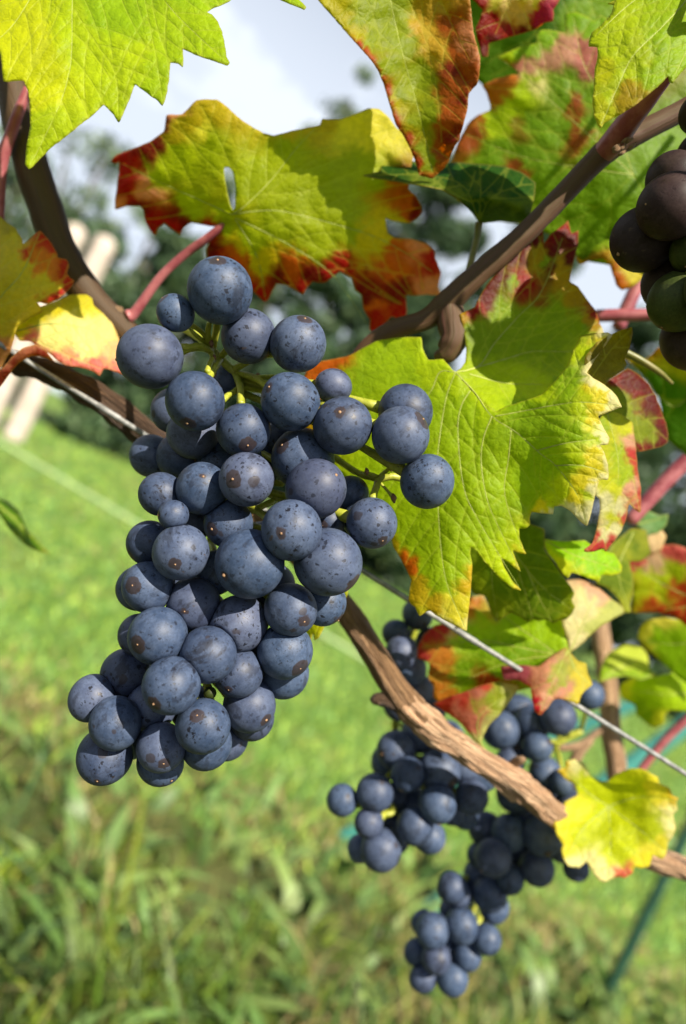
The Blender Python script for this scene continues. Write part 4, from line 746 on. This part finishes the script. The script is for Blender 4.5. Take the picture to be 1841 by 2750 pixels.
# lower right group
def simple(label, out, prims, depth, cols, seed, s=11, k=.47, und=1.6, vr=1.7, hard=6.0, pet=None):
    S_ = sheet(out, prims, depth, cols, s, k, sp=70, seed=seed, und=und, hard=hard); return leaf(label, [S_], vine, [(0, q) for q in prims], pet, vr=vr)
simple('shaded olive green serrated leaf below the lobed leaf', [(1240,1440),(1320,1420),(1400,1400),(1462,1420),(1462,1477),(1498,1530),(1529,1571),(1543,1593),(1534,1611),(1545,1629),(1534,1651),(1520,1664),(1498,1667),(1485,1675),(1467,1664),(1445,1669),(1431,1662),(1418,1671),(1391,1655),(1373,1646),(1355,1655),(1337,1669),(1320,1651),(1306,1602),(1270,1593),(1250,1540)],
       [[(1340,1420),(1400,1510),(1460,1580),(1540,1640)],[(1360,1450),(1400,1560),(1430,1660)],[(1340,1420),(1320,1540),(1335,1660)],[(1410,1520),(1445,1600),(1480,1668)]], [(1340,1430,.268),(1540,1620,.276),(1330,1650,.28),(1430,1560,.271)], [('6d8a18',[(1400,1500),(1440,1600),(1350,1560),(1480,1620)]),('8c9c28',[(1300,1590),(1330,1640),(1520,1640)])], 21, 10, 0.53)
simple('bright green folded leaf below the red tipped yellow leaf', [(1453,1446),(1480,1450),(1520,1454),(1570,1450),(1587,1463),(1632,1481),(1650,1486),(1670,1521),(1668,1539),(1641,1546),(1614,1544),(1610,1564),(1579,1553),(1556,1544),(1534,1537),(1525,1553),(1512,1544),(1494,1513),(1471,1486)],
       [[(1455,1448),(1540,1490),(1600,1510),(1665,1532)]], [(1453,1446,.272),(1570,1500,.265),(1668,1530,.270),(1520,1550,.262)], [('9ad02c',[(1560,1490),(1600,1520),(1520,1480),(1640,1510)]),('d2de40',[(1500,1515),(1525,1545),(1620,1550),(1660,1535)])], 22, 9, 0.62)
simple('dull olive leaf hanging under the bright green folded leaf', [(1600,1530),(1645,1459),(1695,1419),(1735,1423),(1748,1486),(1721,1508),(1690,1508),(1701,1557),(1699,1602),(1690,1624),(1695,1646),(1677,1646),(1663,1611),(1632,1579),(1600,1566)], [[(1700,1430),(1660,1530),(1690,1640)]],
       [(1700,1430,.315),(1620,1560,.30),(1690,1640,.308)], [('748c24',[(1680,1540),(1640,1540),(1700,1470)]),('a8b048',[(1720,1450),(1690,1490),(1690,1620)])], 23, 10, 0.53)
simple('greenish white leaf behind the pink stalk', [(1700,1400),(1740,1370),(1770,1385),(1795,1380),(1790,1410),(1770,1430),(1735,1440)], [[(1700,1410),(1785,1390)]], [(1740,1400,.33)], [('8cb878',[(1760,1400)]),('a8c890',[(1720,1410)])], 38, 10, 0.56)
simple('peach coloured leaf scrap beside the dull olive leaf', [(1725,1430),(1770,1415),(1790,1440),(1775,1480),(1745,1490)], [], [(1750,1450,.34)], [('f0d0a8',[(1755,1450)])], 39, 10, 0.62)
simple('cream leaf with pink blush folded behind the serrated leaf', [(1500,1560),(1552,1555),(1587,1565),(1614,1584),(1645,1611),(1672,1629),(1677,1646),(1650,1660),(1614,1682),(1587,1704),(1565,1727),(1543,1745),(1529,1754),(1525,1718),(1512,1682),(1500,1640)], [[(1530,1750),(1570,1660),(1600,1600)]],
       [(1530,1750,.29),(1540,1570,.298),(1670,1640,.305),(1590,1640,.292)], [('efe3b0',[(1560,1600),(1570,1640),(1545,1700)]),('e8b8a0',[(1600,1580),(1580,1570),(1610,1600)]),('c8cc80',[(1620,1650),(1590,1680),(1640,1640)])], 24, 9, 0.62)
simple('wide green leaf with red left margin behind the silver wire', [(1122,1736),(1140,1700),(1165,1680),(1200,1673),(1250,1640),(1266,1602),(1297,1597),(1311,1629),(1333,1669),(1364,1646),(1391,1640),(1427,1640),(1470,1640),(1510,1650),(1520,1718),(1529,1754),(1520,1790),(1470,1830),(1420,1850),(1340,1860),(1260,1870),(1200,1890),(1176,1888),(1162,1870),(1165,1843),(1149,1825),(1154,1780),(1118,1767)],
       [[(1500,1760),(1400,1740),(1280,1720),(1130,1740)],[(1500,1760),(1360,1780),(1180,1860)],[(1500,1760),(1400,1690),(1290,1610)]], [(1500,1760,.288),(1130,1740,.299),(1180,1870,.300),(1290,1610,.304),(1420,1660,.296),(1330,1760,.293)],
       [('8ab41c',[(1300,1740),(1380,1760),(1440,1770),(1340,1800),(1250,1810)]),('b0d838',[(1420,1690),(1370,1680),(1480,1700),(1260,1700),(1300,1720)]),('cc4848',[(1135,1745),(1150,1710),(1180,1685),(1125,1760)]),('d88844',[(1190,1740),(1175,1830),(1170,1790),(1200,1780),(1280,1620),(1190,1860)]),('ecd09c',[(1290,1600),(1225,1680)]),('a03a20',[(1330,1825),(1300,1820)])], 25, 10, 0.56)
simple('salmon and yellow leaf lying over the silver wire', [(1342,1789),(1391,1785),(1445,1789),(1480,1762),(1520,1736),(1529,1749),(1552,1776),(1574,1780),(1579,1812),(1592,1838),(1570,1856),(1561,1867),(1552,1894),(1538,1885),(1498,1876),(1485,1880),(1469,1903),(1449,1923),(1436,1912),(1429,1880),(1424,1845),(1391,1827),(1351,1827)],
       [[(1525,1745),(1490,1820),(1448,1918)],[(1525,1745),(1545,1800),(1585,1838)]], [(1525,1745,.288),(1350,1810,.286),(1448,1920,.276),(1590,1838,.284),(1480,1820,.277)],
       [('d89a84',[(1460,1820),(1500,1840),(1480,1790),(1440,1800),(1500,1870)]),('d8c860',[(1550,1800),(1560,1840),(1540,1870),(1575,1830)]),('d02840',[(1442,1890),(1448,1910)]),('f0b8a0',[(1475,1885),(1465,1870)]),('a8b060',[(1500,1800),(1490,1830)]),('b86070',[(1370,1810),(1400,1800)])], 26, 9, 0.62)
simple('pointed salmon and green leaf resting on the tan cane', [(1160,1890),(1202,1871),(1246,1858),(1291,1840),(1340,1829),(1376,1838),(1398,1840),(1371,1880),(1345,1916),(1313,1947),(1300,1970),(1291,1996),(1310,2020),(1295,2010),(1273,1988),(1255,1965),(1242,1947),(1202,1916)],
       [[(1285,1990),(1290,1920),(1398,1840)]], [(1285,1990,.290),(1175,1890,.296),(1398,1840,.290),(1280,1900,.287)], [('d88878',[(1230,1900),(1250,1920),(1290,1860),(1270,1940)]),('c8483c',[(1200,1885),(1300,1845),(1240,1890)]),('98a838',[(1340,1860),(1320,1890),(1310,1870)]),('d8dc90',[(1345,1905),(1375,1865),(1300,1970),(1285,1985)])], 27, 9, 0.62)
simple('red and green leaf at the right edge', [(1680,1490),(1735,1484),(1775,1463),(1811,1461),(1841,1472),(1930,1500),(1930,1700),(1841,1680),(1811,1655),(1766,1646),(1695,1646),(1695,1629),(1701,1593)], [[(1900,1620),(1800,1580),(1700,1520)],[(1900,1620),(1780,1640)]], [(1700,1520,.345),(1900,1600,.335),(1790,1470,.34),(1760,1640,.345)],
       [('c4d43c',[(1740,1550),(1780,1570),(1730,1600),(1820,1540)]),('e07070',[(1800,1480),(1830,1500),(1720,1510)]),('c04028',[(1740,1610),(1780,1620),(1820,1640),(1830,1580)]),('e8c0a0',[(1760,1515)])], 28, 11, 0.62)
simple('green leaf with cream edge at the right edge, under the red and green one', [(1710,1713),(1721,1682),(1739,1664),(1788,1658),(1841,1668),(1930,1690),(1930,1850),(1841,1835),(1811,1812),(1775,1776),(1739,1745)], [[(1900,1700),(1820,1730),(1730,1720)]], [(1720,1700,.36),(1900,1720,.35),(1800,1790,.36)], [('98c428',[(1790,1720),(1830,1760),(1770,1700)]),('e8e080',[(1725,1690),(1735,1735),(1760,1670)])], 29, 11, 0.62)
simple('pale lime leaf catching sun behind the reddish shoot', [(1619,1776),(1632,1754),(1677,1731),(1721,1736),(1739,1758),(1744,1798),(1766,1812),(1721,1825),(1677,1815),(1641,1822),(1605,1832)], [[(1625,1815),(1690,1780),(1735,1750)]], [(1620,1790,.37),(1740,1770,.375),(1690,1810,.367)], [('cfe078',[(1680,1760),(1710,1780),(1650,1770)]),('9cc040',[(1650,1810),(1720,1812)])], 30, 11, 0.65)
simple('lime leaf with wavy edge above the teal stake', [(1668,1836),(1695,1820),(1766,1815),(1811,1805),(1841,1803),(1930,1830),(1930,1950),(1841,1912),(1802,1907),(1784,1921),(1784,1943),(1757,1956),(1735,1943),(1708,1921),(1706,1894),(1672,1880),(1661,1854)], [[(1900,1850),(1800,1865),(1680,1850)]], [(1670,1850,.38),(1900,1860,.37),(1760,1950,.372),(1780,1880,.365)], [('b4d83c',[(1720,1850),(1780,1870),(1830,1850)]),('8cb020',[(1740,1920),(1700,1900)]),('e0e458',[(1760,1935),(1690,1840)])], 31, 11, 0.62)
o15 = [(1494,2068),(1520,2063),(1516,2046),(1543,2039),(1570,2050),(1579,2068),(1587,2086),(1614,2099),(1632,2099),(1650,2081),(1695,2063),(1721,2063),(1748,2077),(1766,2086),(1770,2104),(1797,2117),(1806,2135),(1822,2144),(1815,2157),(1820,2175),(1806,2188),(1815,2224),(1806,2246),(1793,2264),(1788,2296),(1779,2309),(1753,2296),(1744,2327),(1721,2333),(1704,2327),(1699,2345),(1677,2358),(1659,2354),(1619,2371),(1601,2358),(1587,2336),(1574,2313),(1556,2331),(1525,2327),(1512,2304),(1507,2282),(1512,2269),(1494,2242),(1489,2211),(1494,2193),(1512,2175),(1516,2153),(1552,2135),(1543,2108),(1520,2095)]
simple('round yellow leaf with scalloped edge on the cane at the lower right', o15, [[(1632,2165),(1640,2260),(1630,2365)],[(1632,2165),(1720,2230),(1790,2290)],[(1632,2165),(1560,2230),(1520,2310)],[(1632,2165),(1720,2140),(1815,2150)],[(1632,2165),(1580,2130),(1520,2070)]],
       [(1632,2165,.311),(1520,2060,.304),(1720,2070,.302),(1815,2160,.301),(1780,2300,.298),(1620,2365,.294),(1495,2220,.300),(1640,2250,.302)],
       [('cad81a',[(1600,2200),(1680,2200),(1700,2130),(1560,2240),(1640,2130),(1660,2280),(1740,2220),(1590,2110)]),('eee45a',[(1520,2280),(1510,2200),(1760,2120),(1780,2260),(1720,2320),(1540,2170)]),('fbf4b0',[(1620,2350),(1600,2340),(1545,2055),(1800,2200),(1540,2320),(1590,2320),(1800,2250)]),('e0705a',[(1684,2350)]),('e8c850',[(1500,2068),(1815,2140)])], 32, 9, 0.68, und=2.4)

# unseen leaves added outside the picture to shade the dark bunch, shoots and small leaf
def shade_leaf(label, cx, cy, d, R, seed, tilt=0.0):
    lr = np.random.default_rng(seed); n = 40; a = np.arange(n) / n * 2 * np.pi
    rr = R * (.78 + .22 * np.cos(a * 5 + seed) + .05 * np.where(np.arange(n) % 2, 1, -1)); out = np.c_[cx + rr * np.cos(a), cy + rr * np.sin(a)]
    pr = [[(cx, cy), (cx + .5 * R * math.cos(b), cy + .5 * R * math.sin(b)), (cx + .92 * R * math.cos(b), cy + .92 * R * math.sin(b))] for b in (2 * np.pi * np.arange(5) - seed) / 5]
    S_ = sheet(out.tolist(), pr, [(cx, cy, d), (cx + R, cy, d + tilt), (cx - R, cy, d + .004), (cx, cy + R, d + .006), (cx, cy - R, d - .004)], [('96b414', [(cx, cy), (cx + R * .5, cy)]), ('b8c828', [(cx - R * .6, cy), (cx, cy - R * .7)])], 22, .44, sp=120, seed=seed)
    leaf(label, [S_], vine, [(0, q) for q in pr], [(cx, cy, d, 12), (cx + 60, cy - 120, d + .02, 12), (cx + 40, cy - 300, d + .05, 13)], 'petiole', vr=4)
shade_leaf('unseen green leaf added beyond the right edge to shade the dark bunch', 2985, -480, .150, 350, 61)
shade_leaf('unseen green leaf added beyond the upper right corner to shade the rising shoot', 2460, -440, .180, 270, 62)
shade_leaf('unseen green leaf added beyond the top edge to shade the small dark leaf', 2250, -750, .180, 240, 63)
shade_leaf('unseen bright green leaf added beyond the top edge to shade the thick brown shoot', 560, -520, .200, 290, 65)
# ---------------------------------------------------------------- grape bunches
D2S = 1.17411
def unit_sphere(nu=40, nv=22):
    V = [(0, 0, 1)]; Fs = []
    for i in range(1, nv):
        t = math.pi * i / nv
        V += [(math.sin(t) * math.cos(2 * math.pi * j / nu), math.sin(t) * math.sin(2 * math.pi * j / nu), math.cos(t)) for j in range(nu)]
    V.append((0, 0, -1)); b = len(V) - 1
    Fs += [(0, 1 + j, 1 + (j + 1) % nu) for j in range(nu)]
    for i in range(nv - 2):
        Fs += [(1 + i * nu + j, 1 + (i + 1) * nu + j, 1 + (i + 1) * nu + (j + 1) % nu, 1 + i * nu + (j + 1) % nu) for j in range(nu)]
    Fs += [(b, 1 + (nv - 2) * nu + (j + 1) % nu, 1 + (nv - 2) * nu + j) for j in range(nu)]
    return np.array(V), Fs
SPH, SPF = unit_sphere(); SPH_LO, SPF_LO = unit_sphere(24, 14)
def relax(g, d0, it=140, gap=.85):
    """depths so that berries of a bunch lie against each other in the given front-to-back order"""
    px, py, rp, z, = (np.array([a[i] for a in g], float) for i in range(4)); z = z * 1e-3 + d0
    zt = z.copy()
    for _ in range(it):
        c = PA(px, py, z); r = rp / F_PX * z; D = np.linalg.norm(c[:, None] - c[None], axis=2); need = gap * (r[:, None] + r[None]); np.fill_diagonal(D, 9)
        ov = np.clip(need - D, 0, None); sg = np.sign(z[:, None] - z[None] + 1e-9 * (np.arange(len(z))[:, None] - np.arange(len(z))[None]))
        z = z + np.clip((ov * sg).sum(1) * .22, -.001, .001) + (zt - z) * .01
    return px, py, rp, z
def bunch(label, g, d0, root_px, mat, scars=None, lo=False, mats=None, labels=None, rachis=None, extra=(), gap=.85, dark_scar=True):
    px, py, rp, z = relax(g, d0, gap=gap); c = PA(px, py, z); r = rp / F_PX * z
    root = empty('grape_bunch', P(*root_px), label, 'grape bunch')
    S, Fq = (SPH_LO, SPF_LO) if lo else (SPH, SPF)
    DN = np.array([-UP.x * 0, 0, -1.0])
    cen = c.mean(0)
    for i in range(len(g)):
        lr = np.random.default_rng(i + int(d0 * 1e4)); sc = scars.get(i) if scars else None
        if sc is not None:
            ox, oy = (sc[0] - px[i]) / rp[i], -(sc[1] - py[i]) / rp[i]; q = math.hypot(ox, oy)
            if q > .96: ox, oy = ox * .96 / q, oy * .96 / q
            ax = aRT * ox + aUP * oy - aFW * math.sqrt(max(.02, 1 - ox * ox - oy * oy))
        else:
            ax = (c[i] - cen); ax = ax / (np.linalg.norm(ax) + 1e-9) + DN * .9 + lr.normal(size=3) * .45
        ax = ax / np.linalg.norm(ax); zl = -ax; xl = np.cross(zl, lr.normal(size=3)); xl /= np.linalg.norm(xl); yl = np.cross(zl, xl)
        Rm = np.array([xl, yl, zl]).T                     # local -> world columns
        el = 1 + lr.uniform(-.02, .075); L = S * np.array([1, 1, el]) * r[i]
        ph = lr.uniform(0, 6, 3); L = L * (1 + .012 * np.sin(S[:, :1] * 2.3 + ph[0]) + .010 * np.sin(S[:, 1:2] * 2.7 + ph[1]))
        W = L @ Rm.T
        for j in np.argsort(np.linalg.norm(c - c[i], axis=1))[1:9]:
            v = c[j] - c[i]; dd = np.linalg.norm(v)
            if dd > (r[i] + r[j]) * .998: continue
            n = v / dd; h = (dd * dd + r[i] ** 2 - r[j] ** 2) / (2 * dd) - .00004; t = W @ n - h; W = W - np.outer(np.clip(t, 0, None), n)
        m = mats[i] if mats and mats.get(i) else mat
        ob = build('grape', W + c[i], Fq, M[m], root, True, org=c[i], rot=Rm)
        if labels and i in labels: ob['label'] = labels[i]
        if not lo and rp[i] > 30:
            tip = c[i] + ax * r[i] * el; k = r[i] * lr.uniform(.034, .062)
            G = tube_geo(np.array([tip - ax * k, tip - ax * k * .1, tip + ax * k * .35, tip + ax * k * .5]), np.array([1.25, 1.0, .62, .2]) * k, 8); build('blossom_scar', G[0], G[1], M['scar'], ob)
    gs = []
    if rachis is not None:
        q = np.array(rachis, float); W = PA(q[:, 0], q[:, 1], q[:, 2]); S2 = catmull(np.c_[W, q[:, 3] / F_PX * q[:, 2]], 8)
        gs.append(tube_geo(S2[:, :3], S2[:, 3], 10, .12, 3)); ax3 = S2[:, :3]
        for i in range(len(g)):
            j = np.linalg.norm(ax3 - c[i], axis=1).argmin(); a = ax3[max(0, j - 2)]; d = c[i] - a; L_ = np.linalg.norm(d)
            if L_ < r[i]: continue
            e = c[i] - d / L_ * r[i] * .95; mid = (a + e) / 2 + np.array([0, 0, .0015])
            gs.append(tube_geo(catmull([a, mid, e], 5), np.array([.0011] * 8 + [.0013, .0016, .002]) * (1 if r[i] > .006 else .7), 7, .1, i))
    for ex in extra:
        q = np.array(ex, float); W = PA(q[:, 0], q[:, 1], q[:, 2]); S2 = catmull(np.c_[W, q[:, 3] / F_PX * q[:, 2]], 8); gs.append(tube_geo(S2[:, :3], S2[:, 3], 10, .16, 5))
    if gs:
        V, Fs, U = merge(gs); build('rachis', V, Fs, M['stem'], root)
    return root, c, r
# (x, y, radius) in the 1568-wide view, order front to back in mm, optional scar position in picture pixels
GA = [(503,664,74,2,(595,722)),(401,716,43,5,(442,808)),(343,816,73,3,None),(568,769,62,12,None),(681,787,64,10,(821,868)),(445,917,67,1,(512,1141)),(664,920,66,6,(730,1050)),(557,985,62,8,(672,1202)),(762,883,40,18,(770,1005)),(783,974,67,7,(912,1117)),
      (927,943,64,17,None),(916,996,66,7,(1132,1130)),(976,1102,61,10,None),(849,1197,58,7,(1024,1450)),(516,872,36,30,None),(396,940,50,26,None),(346,1043,47,31,None),(412,1045,52,30,None),(692,1050,68,16,(764,1202)),(563,1097,60,2,(635,1290)),
      (722,1118,66,5,(900,1280)),(368,1130,48,11,None),(462,1118,58,9,(557,1282)),(396,1178,33,2,(430,1384)),(523,1198,54,11,(577,1420)),(667,1213,67,-3,(762,1430)),(342,1243,50,15,None),(413,1264,62,2,(486,1511)),(570,1290,77,1,(610,1540)),(749,1286,75,3,(948,1562)),
      (752,1192,36,16,(868,1410)),(338,1343,56,8,(374,1566)),(320,1345,50,20,None),(443,1382,60,11,(511,1632)),(546,1427,63,7,(597,1695)),(664,1395,58,12,(818,1660)),(738,1378,52,21,None),(360,1455,64,1,(389,1718)),(318,1452,46,18,None),(475,1498,63,2,(525,1806)),
      (650,1490,62,12,(810,1787)),(545,1540,54,12,(622,1839)),(286,1542,55,17,None),(392,1568,63,1,(429,1873)),(210,1597,49,14,None),(346,1617,55,15,None),(648,1540,56,20,None),(569,1615,58,14,(719,1922)),(263,1655,56,5,None),(463,1661,60,-1,(540,1905)),
      (240,1728,60,12,(281,2073)),(368,1710,54,7,(453,2032)),(472,1700,56,12,None),(366,1744,50,16,(467,2082)),(480,1585,14,9,None),(492,1310,48,19,None),(440,992,55,24,None),(500,1060,52,26,None),(420,1330,50,26,None),(620,1340,52,26,None),(420,1450,50,27,None),
      (560,1480,50,28,None),(310,1600,46,27,None),(440,1620,50,26,None),(520,1690,46,27,None),(600,1250,55,30,None),(600,1060,46,30,None),(640,1000,36,26,None),(800,1130,40,26,None),(830,1190,44,20,None),(300,1690,44,27,None),(575,1640,50,26,None),(440,1195,44,24,None)]
g1 = [(x * D2S, y * D2S, rr * D2S * (1.005 if i < 14 else 1.045), z) for i, (x, y, rr, z, s) in enumerate(GA)]; sc1 = {i: a[4] for i, a in enumerate(GA) if a[4]}
rach = [(455,860,.262,13),(520,895,.245,12),(567,935,.232,10),(578,950,.231,11),(603,975,.232,11),(634,1006,.234,12),(650,1040,.238,13),(640,1120,.243,11),(600,1260,.245,11),(570,1420,.245,10),(540,1580,.246,9),(490,1750,.245,8),(420,1900,.244,7),(380,2000,.244,5)]
ex = [[(487,930,.218,9),(505,932,.220,8.5),(527,929,.222,8.5),(545,932,.224,9),(567,945,.228,9)], [(562,866,.222,7),(558,890,.224,8),(560,915,.227,9),(567,938,.230,9)], [(508,880,.224,5),(525,900,.225,6),(545,915,.227,7),(562,925,.229,8)],
      [(567,945,.228,8),(570,962,.226,7.5),(562,980,.222,8),(556,1000,.219,9)], [(644,1030,.234,11),(645,1050,.228,9),(645,1068,.224,9),(647,1085,.221,10)], [(643,1040,.233,9),(628,1052,.229,8),(612,1062,.226,8),(598,1075,.223,9)], [(650,1030,.237,17),(675,1037,.239,16),(710,1045,.240,15),(740,1060,.242,12)],
      [(820,1180,.240,9),(900,1230,.240,9),(960,1270,.236,9),(1010,1285,.231,10),(1015,1292,.229,10)], [(1015,1290,.229,10),(1008,1315,.226,9),(1000,1340,.222,12)], [(1018,1288,.229,9),(1045,1280,.229,10),(1070,1282,.230,11),(1090,1290,.232,8)], [(1012,1280,.230,6),(990,1272,.229,6),(982,1268,.228,8)], [(1018,1280,.230,6),(1040,1262,.229,6),(1049,1256,.228,9)], [(1022,1298,.229,4),(1040,1318,.228,4),(1056,1336,.228,7)],
      [(668,1372,.226,11),(690,1364,.228,9),(720,1352,.232,9),(760,1330,.240,8)], [(782,1352,.224,5),(780,1338,.222,6)], [(640,1290,.235,10),(700,1290,.236,10),(760,1300,.238,8)]]
main, c1, r1 = bunch('large in-focus bunch of blue bloomed grapes hanging in the middle', g1, .207, (455, 860, .262), 'grape', sc1, mats={54: 'grape_green'}, rachis=rach, extra=ex,
      labels={0: 'large top grape of the bunch', 1: 'small grape beside the large top grape', 54: 'tiny unripe green berry', 23: 'small grape tucked between larger ones', 39: 'grape with a long brown scratch'})
for i, (x, y, d, rr) in enumerate([(567,922,.2265,7),(572,1000,.2255,9),(694,1018,.234,10),(1012,1305,.2275,8),(1056,1338,.2275,8),(575,960,.2255,5),(984,1266,.2275,6),(1049,1255,.2275,7)]):
    stick('withered_berry', [(x - 2, y - rr * 1.6, d, rr * .35), (x, y - rr * .5, d, rr * .95), (x + 1, y + rr * .6, d, rr * .8), (x + 2, y + rr * 1.7, d, rr * .25)], M['stem_dry'], main, 4, 9, .35, i)

GB = [(782,1830,36,4),(857,1813,43,2),(843,1881,33,0),(870,1943,47,2),(825,1940,32,12),(948,1888,42,2),(982,1914,37,8),(1000,1838,43,4),(1078,1822,39,8),(932,1770,39,8),(1005,1762,49,6),(905,1716,44,12),(888,1742,40,20),(905,1448,32,8),(918,1492,38,6),(955,1405,36,10),(985,1470,36,10),(935,1530,40,10),(950,1580,42,12),(912,1612,36,10),(975,1620,44,14),(960,1680,44,16),(1020,1690,44,18),(1060,1750,42,18),(1100,1770,40,20),(940,1840,40,22),(1035,1850,36,18),(890,1880,34,22),(905,1920,32,22),(900,1820,30,20),(1060,1860,34,24)]
gB = [(x * D2S, y * D2S, rr * D2S, z) for x, y, rr, z in GB]
bunch('blurred blue bunch hanging behind the tan cane', gB, .307, (1120, 1700, .32), 'grape', rachis=[(1120,1660,.335,10),(1090,1800,.338,10),(1060,1950,.338,10),(1090,2050,.336,9),(1100,2150,.334,8),(1050,2210,.332,6)],
      extra=[[(1060,2180,.318,9),(1035,2185,.314,9),(1020,2200,.311,9)], [(1050,2160,.318,7),(1058,2180,.315,8),(1035,2188,.313,8)]])
GC = [(1143,1670,43,2),(1275,1640,42,6),(1215,1655,42,12),(1228,1709,33,4),(1166,1742,33,6),(1193,1708,28,12),(1348,1590,33,14),(1185,1625,38,16),(1245,1765,36,10),(1287,1790,31,6),(1268,1810,34,12),(1175,1815,42,10),(1215,1850,46,12),(1258,1860,46,14),(1110,1896,39,8),(1165,1905,42,6),(1127,1962,42,2),(1095,1955,28,14),(1240,1910,46,8),(1285,1925,44,14),(1166,2011,33,6),(1228,1985,40,4),(1120,2045,40,8),(1130,2075,34,14),(1033,2030,35,2),(1050,2045,32,10),(1055,2117,38,4),(1113,2148,33,4),(1068,2182,34,8),(988,2128,38,4),(967,2110,27,12),(997,2192,34,2),(952,2177,29,12),(968,2236,31,8),(1034,2238,36,6),(1317,1985,30,12),(1030,2080,26,16),(1010,2160,34,18),(1095,2000,36,16),(1200,1950,40,18),(1310,1850,40,14),(1040,2170,32,18)]
gC = [(x * D2S, y * D2S, rr * D2S, z) for x, y, rr, z in GC]
bunch('long blurred bunch trailing down at the lower right', gC, .332, (1500, 1980, .37), 'grape', rachis=[(1560,1960,.375,10),(1480,2010,.375,10),(1420,2120,.376,10),(1370,2240,.376,9),(1310,2340,.376,8),(1270,2440,.375,7),(1210,2560,.374,5)],
      extra=[[(1290,2460,.362,8),(1278,2490,.358,8),(1270,2520,.36,6)]])
GD = [(1540,412,62,10),(1535,472,74,0),(1470,548,73,6),(1585,575,52,2),(1530,650,62,14),(1552,690,68,6),(1585,775,72,10),(1612,470,60,8),(1600,260,46,6),(1640,560,66,4),(1640,660,70,4),(1610,360,60,16),(1660,450,66,6)]
gD = [(x * D2S, y * D2S, rr * D2S, z) for x, y, rr, z in GD]
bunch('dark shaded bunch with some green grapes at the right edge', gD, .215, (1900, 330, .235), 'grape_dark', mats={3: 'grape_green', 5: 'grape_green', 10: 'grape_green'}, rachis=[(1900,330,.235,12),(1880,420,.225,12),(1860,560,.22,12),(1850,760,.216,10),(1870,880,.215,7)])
